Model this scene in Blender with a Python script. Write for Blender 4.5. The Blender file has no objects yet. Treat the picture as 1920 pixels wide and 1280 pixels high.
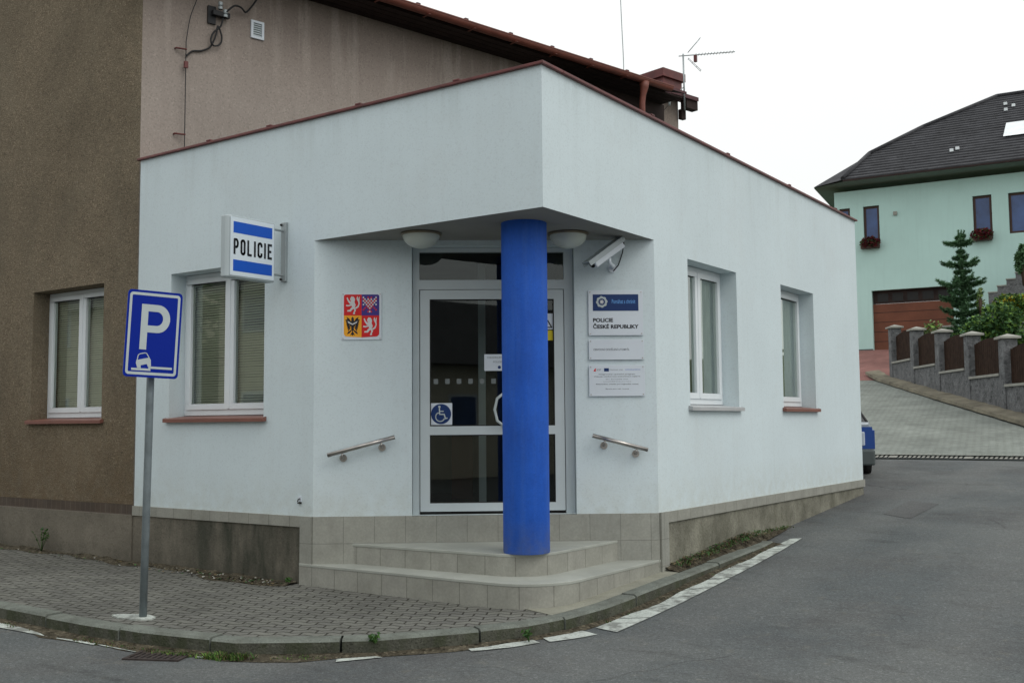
import bpy, math, random
from mathutils import Vector, Matrix
random.seed(7)
R=math.radians
sc=bpy.context.scene
COL=sc.collection

# ------------------------------------------------------------------ materials
def nn(nt,t,**k):
    n=nt.nodes.new(t)
    for a,b in k.items(): setattr(n,a,b)
    return n
def pos(nt,scale=(1,1,1),rot=(0,0,0)):
    g=nn(nt,'ShaderNodeNewGeometry'); m=nn(nt,'ShaderNodeMapping')
    m.inputs['Scale'].default_value=scale; m.inputs['Rotation'].default_value=rot
    nt.links.new(g.outputs['Position'],m.inputs['Vector']); return m.outputs[0]
def noise(nt,vec,scale,detail=6,rough=.6):
    n=nn(nt,'ShaderNodeTexNoise'); n.inputs['Scale'].default_value=scale
    n.inputs['Detail'].default_value=detail; n.inputs['Roughness'].default_value=rough
    nt.links.new(vec,n.inputs['Vector']); return n.outputs['Fac']
def ramp(nt,f,stops):
    r=nn(nt,'ShaderNodeValToRGB'); nt.links.new(f,r.inputs['Fac']); e=r.color_ramp.elements
    while len(e)<len(stops): e.new(.5)
    for i,(p,c) in enumerate(stops):
        e[i].position=p
        if not hasattr(c,'__len__'): c=(c,c,c)
        e[i].color=(*c[:3],1)
    return r.outputs['Color']
def mix(nt,f,a,b,mode='MIX'):
    m=nn(nt,'ShaderNodeMix',data_type='RGBA',blend_type=mode)
    for i,v in ((0,f),(6,a),(7,b)):
        if isinstance(v,(int,float)): m.inputs[i].default_value=v
        elif isinstance(v,tuple): m.inputs[i].default_value=(*v[:3],1)
        else: nt.links.new(v,m.inputs[i])
    return m.outputs[2]
def mat(name,c,rough=.8,metal=0,spec=.3,var=.12,vs=3.,fine=.0,fs=120,bump=0,bs=60,bd=.01,extra=None):
    """base colour varied by a large soft noise (stains) and a fine one (grain), optional bump"""
    m=bpy.data.materials.new(name); m.use_nodes=True; nt=m.node_tree; b=nt.nodes['Principled BSDF']
    b.inputs['Roughness'].default_value=rough; b.inputs['Metallic'].default_value=metal
    b.inputs['Specular IOR Level'].default_value=spec
    v=pos(nt)
    n1=noise(nt,v,vs,5); lo=tuple(x*(1-var) for x in c); hi=tuple(min(1,x*(1+var)) for x in c)
    col=ramp(nt,n1,[(.3,lo),(.7,hi)])
    if fine:
        n2=noise(nt,v,fs,2,.5); g=ramp(nt,n2,[(.3,1-fine),(.7,1+fine if fine<0 else 1.0)])
        col=mix(nt,1.,col,g,'MULTIPLY')
    if extra: col=extra(nt,v,col)
    nt.links.new(col,b.inputs['Base Color'])
    if bump:
        n3=noise(nt,v,bs,3,.6); bp=nn(nt,'ShaderNodeBump'); bp.inputs['Strength'].default_value=bump; bp.inputs['Distance'].default_value=bd
        nt.links.new(n3,bp.inputs['Height']); nt.links.new(bp.outputs[0],b.inputs['Normal'])
    return m
def sepz(nt,v,ax='Z'):
    s=nn(nt,'ShaderNodeSeparateXYZ'); nt.links.new(v,s.inputs[0]); return s.outputs[ax]
def mr(nt,val,a,b,c=0.,d=1.):
    m=nn(nt,'ShaderNodeMapRange'); nt.links.new(val,m.inputs[0])
    for i,x in enumerate((a,b,c,d)): m.inputs[i+1].default_value=x
    return m.outputs[0]
def mul(nt,a,b):
    m=nn(nt,'ShaderNodeMath',operation='MULTIPLY')
    for i,x in enumerate((a,b)):
        if isinstance(x,(int,float)): m.inputs[i].default_value=x
        else: nt.links.new(x,m.inputs[i])
    return m.outputs[0]
def streaks(amount,col,sc_=(5,5,.35),lo=.5,hi=.75):
    def f(nt,v,c):
        v2=pos(nt,sc_); n=noise(nt,v2,1.6,6,.65)
        k=mr(nt,n,lo,hi,0,amount); return mix(nt,k,c,col)
    return f
def speck(amount,dark,light,scale=90):
    def f(nt,v,c):
        vo=nn(nt,'ShaderNodeTexVoronoi'); vo.inputs['Scale'].default_value=scale; nt.links.new(v,vo.inputs['Vector'])
        s=nn(nt,'ShaderNodeSeparateColor'); nt.links.new(vo.outputs['Color'],s.inputs[0])
        a=ramp(nt,s.outputs[0],[(0,dark),(.25,1),(.8,1),(1,light)])
        return mix(nt,amount,c,mix(nt,1.,c,a,'MULTIPLY'))
    return f
def chain(*fs):
    def f(nt,v,c):
        for g in fs: c=g(nt,v,c)
        return c
    return f
def low_dirt(z0,z1,col,amt):
    def f(nt,v,c):
        z=sepz(nt,v); n=noise(nt,v,7,5); k=mul(nt,mr(nt,z,z0,z1,amt,0),mr(nt,n,.35,.6,.2,1)); return mix(nt,k,c,col)
    return f

WHITE=(.615,.705,.735)
def rare(nt,v,c):
    vo=nn(nt,'ShaderNodeTexVoronoi'); vo.inputs['Scale'].default_value=11; nt.links.new(v,vo.inputs['Vector'])
    return mix(nt,mr(nt,vo.outputs['Distance'],.05,.09,.6,0),c,(.42,.40,.34))
def rain(nt,v,c):
    "rain streaks running down from the coping"
    v2=pos(nt,(2.6,2.6,.16)); n=noise(nt,v2,2.2,5,.6); z=sepz(nt,v)
    k=mul(nt,mr(nt,n,.50,.66,0,.20),mr(nt,z,4.15,4.66,.0,1.)); c=mix(nt,k,c,(.36,.42,.41))
    n=noise(nt,pos(nt),1.1,6,.7); return mix(nt,mr(nt,n,.52,.66,0,.10),c,(.50,.50,.48))
M={}
M['stucco']=mat('white_render',WHITE,.9,spec=.1,var=.035,vs=.8,bump=.22,bs=95,bd=.006,extra=chain(streaks(.16,(.48,.53,.53)),rain,low_dirt(.7,1.15,(.46,.48,.42),.38),speck(.25,.72,1.08,75)))
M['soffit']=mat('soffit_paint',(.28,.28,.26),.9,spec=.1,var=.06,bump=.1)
M['brown']=mat('brown_roughcast',(.200,.164,.116),.95,spec=.1,var=.16,vs=.8,bump=1,bs=75,bd=.02,extra=chain(speck(1,.5,1.6,95),speck(.5,.85,1.45,40),rare,streaks(.28,(.13,.115,.085),(.9,.9,.5),.45,.65),streaks(.25,(.26,.23,.17),(.7,.7,.6),.52,.70),low_dirt(.6,2.2,(.155,.108,.062),.55)))
def drips(nt,v,c):
    v2=pos(nt,(3.2,3.2,.28)); n=noise(nt,v2,1.5,4,.6); z=sepz(nt,v)
    k=mul(nt,mr(nt,n,.52,.62,0,.30),mr(nt,z,5.6,6.9,.0,1.)); return mix(nt,k,c,(.5,.45,.40))
def eave_shade(nt,v,c):  # shade under the eaves, painted in as a darker tone towards the top
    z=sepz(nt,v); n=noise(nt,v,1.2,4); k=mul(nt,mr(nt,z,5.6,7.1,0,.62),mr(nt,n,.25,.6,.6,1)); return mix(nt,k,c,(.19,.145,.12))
M['pinkish']=mat('aged_pink_render',(.315,.277,.248),.95,spec=.1,var=.1,vs=.6,bump=.4,bs=80,bd=.006,extra=chain(eave_shade,drips,rare,speck(.5,.66,1.3,60),streaks(.22,(.24,.20,.18))))
M['tile']=None
def tile_mat(name,c1,c2,mortar,tw=.30,th=.6,zo=0.,off=0.):
    m=bpy.data.materials.new(name); m.use_nodes=True; nt=m.node_tree; b=nt.nodes['Principled BSDF']
    uv=nn(nt,'ShaderNodeUVMap'); br=nn(nt,'ShaderNodeTexBrick',offset=off)
    br.inputs['Color1'].default_value=(*c1,1); br.inputs['Color2'].default_value=(*c2,1); br.inputs['Mortar'].default_value=(*mortar,1)
    br.inputs['Scale'].default_value=1; br.inputs['Brick Width'].default_value=tw; br.inputs['Row Height'].default_value=th
    br.inputs['Mortar Size'].default_value=.004; br.inputs['Mortar Smooth'].default_value=.3
    mpp=nn(nt,'ShaderNodeMapping'); mpp.inputs['Location'].default_value=(0,zo,0); nt.links.new(uv.outputs[0],mpp.inputs['Vector']); nt.links.new(mpp.outputs[0],br.inputs['Vector'])
    v=pos(nt); n=noise(nt,v,4,6); g=ramp(nt,n,[(.3,.84),(.7,1.1)]); c=mix(nt,1.,br.outputs['Color'],g,'MULTIPLY')
    n2=noise(nt,v,45,3); c=mix(nt,1.,c,ramp(nt,n2,[(.3,.9),(.7,1.06)]),'MULTIPLY')
    c=streaks(.25,(.16,.155,.13),(6,6,2.))(nt,v,c)
    nt.links.new(c,b.inputs['Base Color']); b.inputs['Roughness'].default_value=.55; b.inputs['Specular IOR Level'].default_value=.3
    bp=nn(nt,'ShaderNodeBump',invert=True); bp.inputs['Strength'].default_value=.5; bp.inputs['Distance'].default_value=.003
    nt.links.new(br.outputs['Fac'],bp.inputs['Height']); nt.links.new(bp.outputs[0],b.inputs['Normal'])
    return m
M['tile']=tile_mat('beige_step_tile',(.315,.318,.28),(.295,.30,.268),(.22,.22,.195),.30,.262,-.4475)
M['tileriser']=tile_mat('beige_riser_tile',(.315,.315,.28),(.29,.292,.255),(.17,.167,.145),.30,4,1.5)
M['tread']=mat('tread_tile',(.34,.355,.32),.55,var=.12,vs=3,bump=.05,extra=speck(.3,.8,1.1,200))
M['browntile']=tile_mat('brown_base_tile',(.085,.062,.045),(.07,.052,.04),(.13,.10,.08),.10,.3)
def mossy(nt,v,c):
    x=sepz(nt,v,'X'); n=noise(nt,pos(nt,(4,4,1.2)),1.3,6,.6)
    k=mul(nt,mr(nt,x,-5.4,-4.2,.15,1),mr(nt,n,.30,.62,.15,1)); return mix(nt,k,c,(.055,.058,.045))
M['concrete']=mat('old_concrete',(.175,.158,.128),.9,spec=.15,var=.22,vs=1.5,bump=.5,bs=40,bd=.008,extra=chain(mossy,speck(.6,.7,1.25,60),low_dirt(-.1,.3,(.06,.058,.045),.8)))
M['concrete2']=mat('mossy_concrete',(.215,.21,.17),.9,spec=.15,var=.35,vs=2.2,bump=.6,bs=40,bd=.01,extra=chain(speck(.6,.6,1.3,60),streaks(.6,(.08,.08,.058),(2,2,1.2),.42,.66)))
M['kerb']=mat('kerb_stone',(.155,.170,.150),.9,spec=.15,var=.22,vs=3,bump=.5,bs=70,bd=.008,extra=chain(speck(.7,.65,1.3,110),streaks(.45,(.075,.075,.062),(3,3,3),.45,.65)))
M['kerbface']=mat('mossy_kerb_face',(.085,.087,.070),.95,spec=.1,var=.3,vs=4,bump=.8,bs=50,bd=.012,extra=chain(speck(.8,.55,1.35,90),streaks(.6,(.045,.055,.028),(4,4,2),.45,.6)))
M['strip']=mat('beige_strip',(.25,.25,.205),.9,spec=.15,var=.2,vs=3,bump=.3,extra=speck(.5,.7,1.2,120))
M['soil']=mat('soil',(.075,.066,.048),1,spec=.05,var=.5,vs=9,bump=1,bs=30,bd=.03,extra=speck(1,.4,1.9,45))
M['ground']=mat('terrain_green',(.07,.085,.04),1,spec=.05,var=.4,vs=1)
def cracks(nt,v,c):
    "fine branching cracks in a few areas, plus lighter tyre-worn tracks along the lane"
    w=nn(nt,'ShaderNodeTexNoise'); w.inputs['Scale'].default_value=1.6; nt.links.new(v,w.inputs['Vector'])
    ad=nn(nt,'ShaderNodeVectorMath',operation='MULTIPLY_ADD'); nt.links.new(w.outputs['Color'],ad.inputs[0]); ad.inputs[1].default_value=(.8,.8,0); nt.links.new(v,ad.inputs[2])
    vo=nn(nt,'ShaderNodeTexVoronoi',feature='DISTANCE_TO_EDGE'); vo.inputs['Scale'].default_value=.42; nt.links.new(ad.outputs[0],vo.inputs['Vector'])
    n=noise(nt,v,.5,2); k=mul(nt,mr(nt,vo.outputs['Distance'],.001,.006,.42,0),mr(nt,n,.5,.58,0,1)); c=mix(nt,k,c,(.03,.03,.03))
    x=sepz(nt,v,'X'); n=noise(nt,v,1.5,3); 
    wv=nn(nt,'ShaderNodeTexWave',wave_type='BANDS',bands_direction='X'); wv.inputs['Scale'].default_value=.17; wv.inputs['Distortion'].default_value=1.5; nt.links.new(v,wv.inputs['Vector'])
    return mix(nt,mr(nt,wv.outputs['Fac'],.5,1.,0,.34),c,(.145,.15,.145))
def asph(name,c,tint):
    def patches(nt,v,cc):
        n=noise(nt,v,.55,5,.62); cc=mix(nt,mr(nt,n,.42,.60,0,.80),cc,tint)
        n=noise(nt,pos(nt,(1,1,1),(0,0,.9)),.33,7,.72); cc=mix(nt,mr(nt,n,.47,.60,0,.55),cc,(.072,.070,.070))
        n=noise(nt,pos(nt,(.9,2.6,1),(0,0,.5)),1.1,6,.7); cc=mix(nt,mr(nt,n,.56,.66,0,.38),cc,(.032,.033,.032))
        n=noise(nt,v,7,4,.7); cc=mix(nt,mr(nt,n,.58,.70,0,.30),cc,(.17,.16,.13))
        return cc
    return mat(name,c,.9,spec=.22,var=.12,vs=.35,bump=.85,bs=190,bd=.006,extra=chain(patches,cracks,speck(.9,.6,1.5,130),speck(.45,.7,1.7,55)))
M['asphalt']=asph('asphalt',(.094,.104,.106),(.125,.133,.130))
M['patch']=asph('asphalt_patch',(.076,.078,.080),(.09,.09,.09))
def paver(name,c1,c2,mort,bw,bh,rotz,zig=.0,mor=.006,bstr=.8):
    m=bpy.data.materials.new(name); m.use_nodes=True; nt=m.node_tree; b=nt.nodes['Principled BSDF']
    v=pos(nt,(1,1,0),(0,0,rotz))
    if zig:
        w=nn(nt,'ShaderNodeTexWave',wave_type='BANDS',bands_direction='X',wave_profile='TRI'); w.inputs['Scale'].default_value=1/(bw)*.5*math.pi/3.1416*.64; nt.links.new(v,w.inputs['Vector'])
        cmb=nn(nt,'ShaderNodeCombineXYZ'); nt.links.new(mul(nt,w.outputs['Fac'],zig),cmb.inputs[1])
        ad=nn(nt,'ShaderNodeVectorMath',operation='ADD'); nt.links.new(v,ad.inputs[0]); nt.links.new(cmb.outputs[0],ad.inputs[1]); v=ad.outputs[0]
    br=nn(nt,'ShaderNodeTexBrick',offset=.5)
    br.inputs['Color1'].default_value=(*c1,1); br.inputs['Color2'].default_value=(*c2,1); br.inputs['Mortar'].default_value=(*mort,1)
    br.inputs['Scale'].default_value=1; br.inputs['Brick Width'].default_value=bw; br.inputs['Row Height'].default_value=bh
    br.inputs['Mortar Size'].default_value=mor; br.inputs['Mortar Smooth'].default_value=.5
    nt.links.new(v,br.inputs['Vector'])
    p=pos(nt); c=br.outputs['Color']
    n=noise(nt,p,.9,6,.65); c=mix(nt,1.,c,ramp(nt,n,[(.3,.72),(.7,1.2)]),'MULTIPLY')
    n=noise(nt,p,60,2); c=mix(nt,1.,c,ramp(nt,n,[(.3,.85),(.7,1.1)]),'MULTIPLY')
    n=noise(nt,p,5,5,.7); c=mix(nt,mr(nt,n,.55,.7,0,.4),c,mort)
    nt.links.new(c,b.inputs['Base Color']); b.inputs['Roughness'].default_value=.9; b.inputs['Specular IOR Level'].default_value=.15
    n3=noise(nt,p,25,3); h=nn(nt,'ShaderNodeMath',operation='SUBTRACT'); nt.links.new(mul(nt,n3,.35),h.inputs[0]); nt.links.new(br.outputs['Fac'],h.inputs[1])
    bp=nn(nt,'ShaderNodeBump'); bp.inputs['Strength'].default_value=bstr; bp.inputs['Distance'].default_value=.012
    nt.links.new(h.outputs[0],bp.inputs['Height']); nt.links.new(bp.outputs[0],b.inputs['Normal'])
    return m
M['paving']=paver('pavement_blocks',(.168,.170,.150),(.140,.140,.128),(.052,.050,.042),.20,.10,R(-28),zig=.05,mor=.009,bstr=1.)
M['drive']=paver('driveway_blocks',(.245,.27,.245),(.215,.235,.215),(.12,.13,.115),.20,.10,R(35),mor=.008,bstr=.5)
M['redpave']=paver('red_paving',(.26,.13,.115),(.22,.11,.10),(.12,.07,.06),.20,.10,0,bstr=.4)
M['paint']=mat('worn_road_paint',(.47,.51,.475),.8,var=.15,vs=5,bump=.2,bs=150,extra=chain(speck(.8,.5,1.05,90),streaks(.8,(.13,.135,.125),(3,3,3),.47,.60)))
M['pvc']=mat('white_pvc',(.72,.77,.80),.35,spec=.45,var=.03)
M['pvcdoor']=mat('white_door_frame',(.50,.56,.58),.4,spec=.4,var=.04)
M['gasket']=mat('black_gasket',(.02,.02,.02),.6)
M['dark']=mat('dark_void',(.012,.012,.012),.9)
M['inside']=mat('interior_wall',(.16,.155,.13),.9)
M['insidefloor']=mat('interior_floor',(.11,.07,.045),.5)
M['slat']=mat('blind_slat',(.80,.78,.66),.5,var=.05)
M['curtain']=mat('curtain',(.55,.58,.54),.9,var=.12,vs=2)
M['maroon']=mat('maroon_sheet_metal',(.125,.030,.028),.45,spec=.4,var=.3,vs=6,extra=streaks(.4,(.10,.035,.03),(2,2,2)))
M['sill']=mat('brown_sill',(.20,.085,.065),.45,spec=.4,var=.15)
M['sillgrey']=mat('grey_sill',(.42,.43,.44),.4,spec=.5,var=.1)
M['blue']=mat('blue_column_paint',(.016,.100,.50),.62,spec=.25,var=.16,vs=1.8,bump=.35,bs=95,bd=.004,extra=chain(streaks(.28,(.05,.14,.50),(9,9,.5),.5,.66),streaks(.20,(.01,.05,.30),(3,3,1.2),.5,.62),low_dirt(.44,.75,(.09,.12,.22),.75),speck(.35,.75,1.2,90)))
M['signblue']=mat('sign_blue',(.002,.019,.27),.5,spec=.12,var=.04)
M['bandblue']=mat('sign_blue_band',(.01,.09,.50),.4,spec=.3,var=.04)
M['navy']=mat('navy_print',(.005,.03,.13),.4,var=.03)
M['signwhite']=mat('sign_white',(.46,.52,.53),.45,spec=.35,var=.05,vs=6)
M['signlit']=mat('sign_face_white',(.66,.74,.80),.4,var=.02)
M['plate']=mat('plate_white',(.62,.68,.74),.35,spec=.5,var=.03)
M['lightblue']=mat('light_blue_print',(.12,.32,.70),.5,var=0)
M['black']=mat('black_print',(.012,.013,.018),.5,var=0)
M['grey_print']=mat('grey_print',(.12,.13,.15),.6,var=0)
M['red']=mat('crest_red',(.62,.012,.015),.45,var=.05)
M['yellow']=mat('crest_yellow',(.85,.38,.02),.45,var=.05)
M['silverp']=mat('crest_silver',(.62,.62,.62),.45,var=.05)
M['violet']=mat('crest_blue',(.05,.03,.22),.45,var=.05)
M['alu']=mat('grey_aluminium',(.33,.37,.38),.4,metal=.4,spec=.5,var=.08)
M['alulight']=mat('light_grey_casing',(.42,.48,.50),.4,spec=.4,var=.05)
M['steel']=mat('stainless_steel',(.42,.40,.38),.28,metal=.9,var=.15,vs=10)
M['galv']=mat('galvanised_post',(.20,.235,.25),.55,metal=.35,var=.2,vs=9)
M['opal']=mat('opal_lamp_glass',(.55,.60,.55),.3,spec=.5,var=.03)
M['brass']=mat('lamp_ring',(.22,.19,.14),.4,metal=.6)
M['cable']=mat('black_cable',(.015,.016,.018),.5)
M['wood']=mat('dark_eave_wood',(.028,.017,.015),.8,var=.3,vs=5)
M['gutter']=mat('rust_brown_gutter',(.19,.060,.042),.5,spec=.4,var=.25,vs=4)
M['rooftile']=mat('old_roof_tile',(.10,.05,.055),.8,var=.3)
M['mint']=mat('mint_render',(.48,.68,.64),.95,spec=.1,var=.05,vs=.5,bump=.2,bs=60,extra=streaks(.15,(.3,.45,.42)))
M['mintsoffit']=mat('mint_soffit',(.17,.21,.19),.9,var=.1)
M['darkroof']=mat('dark_roof_tile',(.040,.041,.046),.75,spec=.25,var=.22,vs=2,extra=speck(.7,.6,1.4,4))
M['brownframe']=mat('brown_window_frame',(.055,.028,.02),.5)
M['skypane']=mat('painted_sky_pane',(.035,.075,.20),.15,spec=.5,var=.35,vs=1)  # blue sky reflection is painted into the pane colour
M['skylight']=mat('skylight_blind',(.75,.80,.82),.3)
M['garage']=mat('garage_door_wood',(.15,.052,.028),.55,var=.2,vs=1.2)
M['greystone']=mat('fence_block',(.155,.160,.165),.95,spec=.1,var=.25,vs=4,bump=1,bs=18,bd=.04,extra=speck(.8,.6,1.35,14))
M['cap']=mat('fence_cap',(.30,.30,.27),.9,var=.15)
M['fencewood']=mat('dark_fence_board',(.034,.020,.014),.85,spec=.1,var=.35,vs=5)
M['stonekerb']=mat('driveway_edge_stone',(.17,.155,.115),.9,var=.4,vs=2,bump=.8,bs=12,bd=.03)
M['bark']=mat('bark',(.07,.05,.035),.95,var=.3)
def leafmat(n,c): 
    m=mat(n,c,.7,spec=.2,var=.45,vs=2.2); return m
M['spruce']=leafmat('spruce_needles',(.105,.205,.105))
M['leaf']=leafmat('green_leaves',(.13,.23,.045))
M['leafdark']=leafmat('dark_leaves',(.045,.105,.035))
M['flower']=leafmat('yellow_flowers',(.42,.33,.02))
M['pale']=leafmat('pale_leaves',(.20,.26,.12))
M['redflower']=leafmat('red_flowers',(.10,.012,.016))
M['weed']=leafmat('weed_leaves',(.045,.10,.022))
M['dryleaf']=leafmat('dry_leaves',(.11,.085,.045))
M['rust']=mat('rusty_iron',(.050,.040,.037),.8,metal=.3,var=.3,vs=20)
M['carsilver']=mat('silver_car_paint',(.34,.38,.42),.3,metal=.3,spec=.5,var=.02)
M['carblue']=mat('blue_car_paint',(.012,.06,.27),.3,spec=.5,var=.02)
M['carglass']=mat('car_glass',(.012,.014,.015),.08,spec=.6,var=0)
M['bumper']=mat('grey_bumper',(.085,.10,.10),.6,var=.08)
M['tyre']=mat('tyre_rubber',(.015,.015,.015),.9)
M['taillight']=mat('tail_lamp',(.45,.50,.58),.2,var=.1)
M['beigewall']=mat('beige_house_render',(.62,.58,.47),.95,var=.06)
M['yellowprint']=mat('yellow_sticker',(.62,.50,.02),.5,var=.05)
M['frost']=mat('frosted_marker',(.16,.18,.18),.6,var=.05)
def glass(name,tint,refl=1.0,ior=1.5):
    m=bpy.data.materials.new(name); m.use_nodes=True; nt=m.node_tree; nt.nodes.remove(nt.nodes['Principled BSDF']); out=nt.nodes['Material Output']
    tr=nn(nt,'ShaderNodeBsdfTransparent'); tr.inputs[0].default_value=(*tint,1)
    gl=nn(nt,'ShaderNodeBsdfGlossy'); gl.inputs['Roughness'].default_value=.015; gl.inputs[0].default_value=(.9,.97,.95,1)
    fr=nn(nt,'ShaderNodeFresnel'); fr.inputs[0].default_value=ior; mx=nn(nt,'ShaderNodeMixShader')
    nt.links.new(mul(nt,fr.outputs[0],refl),mx.inputs[0]); nt.links.new(tr.outputs[0],mx.inputs[1]); nt.links.new(gl.outputs[0],mx.inputs[2]); nt.links.new(mx.outputs[0],out.inputs[0])
    return m
M['glass']=glass('window_glass',(.84,.90,.86),2.6)
M['doorglass']=glass('door_glass',(.62,.68,.66),1.3)

# ------------------------------------------------------------------ mesh helper
class Fr:
    "local frame: s along, o outward, z up"
    def __init__(s,o,ex,eo=None):
        s.o=Vector(o); s.ex=Vector(ex).normalized(); s.ez=Vector((0,0,1))
        s.eo=Vector(eo).normalized() if eo else Vector((s.ex.y,-s.ex.x,0))
    def __call__(s,a,b,c): return s.o+s.ex*a+s.eo*b+s.ez*c
W0=Fr((0,0,0),(1,0,0),(0,1,0))
class MB:
    def __init__(s,fr=None): s.v=[];s.f=[];s.mi=[];s.sm=[];s.mats=[];s.fr=fr or W0; s.uv={}
    def m(s,key):
        k=M[key] if isinstance(key,str) else key
        if k not in s.mats: s.mats.append(k)
        return s.mats.index(k)
    def face(s,pts,mk,smooth=False,loc=True,uv=None):
        i=len(s.v)
        for p in pts: s.v.append(s.fr(*p) if loc else Vector(p))
        s.f.append(tuple(range(i,i+len(pts)))); s.mi.append(s.m(mk)); s.sm.append(smooth)
        if uv: s.uv[len(s.f)-1]=uv
    def box(s,a0,b0,c0,a1,b1,c1,mk,skip='',uvs=False):
        P=lambda x,y,z:(x,y,z)
        F={'-b':[(a0,b0,c0),(a1,b0,c0),(a1,b0,c1),(a0,b0,c1)],'+b':[(a1,b1,c0),(a0,b1,c0),(a0,b1,c1),(a1,b1,c1)],
           '-a':[(a0,b1,c0),(a0,b0,c0),(a0,b0,c1),(a0,b1,c1)],'+a':[(a1,b0,c0),(a1,b1,c0),(a1,b1,c1),(a1,b0,c1)],
           '-c':[(a0,b1,c0),(a1,b1,c0),(a1,b0,c0),(a0,b0,c0)],'+c':[(a0,b0,c1),(a1,b0,c1),(a1,b1,c1),(a0,b1,c1)]}
        for k,q in F.items():
            if k in skip.split(): continue
            uv=None
            if uvs:
                if k[1]=='b': uv=[(p[0],p[2]) for p in q]
                elif k[1]=='a': uv=[(p[1],p[2]) for p in q]
                else: uv=[(p[0],p[1]) for p in q]
            s.face(q,mk,uv=uv)
    def tube(s,pts,r,mk,seg=10,cap=True,loc=True):
        P=[s.fr(*p) if loc else Vector(p) for p in pts]; rs=r if hasattr(r,'__len__') else [r]*len(P)
        rings=[]; up=None
        for i,p in enumerate(P):
            d=(P[min(i+1,len(P)-1)]-P[max(i-1,0)]).normalized()
            if up is None: up=Vector((0,0,1)) if abs(d.z)<.9 else Vector((1,0,0))
            a=d.cross(up).normalized(); b=a.cross(d).normalized(); up=b
            rings.append(len(s.v))
            for k in range(seg):
                t=2*math.pi*k/seg; s.v.append(p+(a*math.cos(t)+b*math.sin(t))*rs[i])
        mi=s.m(mk)
        for i in range(len(P)-1):
            for k in range(seg):
                k2=(k+1)%seg; s.f.append((rings[i]+k,rings[i]+k2,rings[i+1]+k2,rings[i+1]+k)); s.mi.append(mi); s.sm.append(True)
        if cap:
            s.f.append(tuple(rings[0]+k for k in range(seg))[::-1]); s.mi.append(mi); s.sm.append(False)
            s.f.append(tuple(rings[-1]+k for k in range(seg))); s.mi.append(mi); s.sm.append(False)
    def lathe(s,c,prof,mk,seg=32,loc=True):
        c=s.fr(*c) if loc else Vector(c); mi=s.m(mk); base=len(s.v); n=len(prof)
        for (r,z) in prof:
            for k in range(seg):
                t=2*math.pi*k/seg; s.v.append(c+Vector((r*math.cos(t),r*math.sin(t),z)))
        for i in range(n-1):
            for k in range(seg):
                k2=(k+1)%seg; s.f.append((base+i*seg+k,base+i*seg+k2,base+(i+1)*seg+k2,base+(i+1)*seg+k)); s.mi.append(mi); s.sm.append(True)
    def prism(s,poly,b0,b1,mk,side=None):
        "poly in (a,c) extruded along b"
        side=side or mk
        s.face([(a,b1,c) for a,c in poly],mk); s.face([(a,b0,c) for a,c in poly][::-1],mk)
        n=len(poly)
        for i in range(n):
            a,c=poly[i];a2,c2=poly[(i+1)%n]; s.face([(a,b0,c),(a2,b0,c2),(a2,b1,c2),(a,b1,c)],side)
    def slab(s,poly,z0,z1,top,side=None,uvs=False,bot=True):
        "horizontal polygon (x,y) counter-clockwise, extruded in z"
        side=side or top
        zt=z1 if callable(z1) else (lambda x,y:z1)
        s.face([(x,y,zt(x,y)) for x,y in poly],top)
        if bot: s.face([(x,y,z0) for x,y in poly][::-1],side)
        n=len(poly); L=0
        for i in range(n):
            x,y=poly[i];x2,y2=poly[(i+1)%n]; l=math.hypot(x2-x,y2-y)
            s.face([(x,y,z0),(x2,y2,z0),(x2,y2,zt(x2,y2)),(x,y,zt(x,y))],side,uv=[(L,z0),(L+l,z0),(L+l,zt(x2,y2)),(L,zt(x,y))] if uvs else None); L+=l
    def build(s,name,parent=None,bevel=0,weld=True):
        me=bpy.data.meshes.new(name); me.from_pydata([tuple(v) for v in s.v],[],s.f)
        for m_ in s.mats: me.materials.append(m_)
        for p,mi,sm in zip(me.polygons,s.mi,s.sm): p.material_index=mi; p.use_smooth=sm
        if s.uv:
            ul=me.uv_layers.new(name='UVMap')
            for fi,uv in s.uv.items():
                for li,q in zip(me.polygons[fi].loop_indices,uv): ul.data[li].uv=q
        me.update()
        o=bpy.data.objects.new(name,me); COL.objects.link(o)
        if parent is not None: o.parent=parent
        if bevel:
            w=o.modifiers.new('weld','WELD'); w.merge_threshold=.0002
            b=o.modifiers.new('bevel','BEVEL'); b.width=bevel; b.segments=2; b.limit_method='ANGLE'; b.angle_limit=R(40)
        return o
def split_build(mb,name,parent):
    "every loose piece collected in mb becomes an object of its own"
    key={}; par=list(range(len(mb.v)))
    def fd(i):
        while par[i]!=i: par[i]=par[par[i]]; i=par[i]
        return i
    for i,v in enumerate(mb.v):
        k=(round(v.x,4),round(v.y,4),round(v.z,4))
        if k in key: par[fd(i)]=fd(key[k])
        else: key[k]=i
    for f in mb.f:
        for i in f[1:]: par[fd(i)]=fd(f[0])
    groups={}
    for n_,f in enumerate(mb.f): groups.setdefault(fd(f[0]),[]).append(n_)
    out=[]
    for g in groups.values():
        m=MB(); m.mats=mb.mats
        for n_ in g:
            i=len(m.v); m.v+= [mb.v[k] for k in mb.f[n_]]; m.f.append(tuple(range(i,i+len(mb.f[n_])))); m.mi.append(mb.mi[n_]); m.sm.append(mb.sm[n_])
        out.append(m.build(name,parent))
    return out
def tag(o,label,cat,group=None):
    o['label']=label; o['category']=cat
    if group: o['group']=group
    return o
def thing(name,label,cat,group=None):
    o=bpy.data.objects.new(name,None); COL.objects.link(o); return tag(o,label,cat,group)
def struct(o): o['kind']='structure'; return o
def stuff(o,label,cat): o['kind']='stuff'; return tag(o,label,cat)

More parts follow.
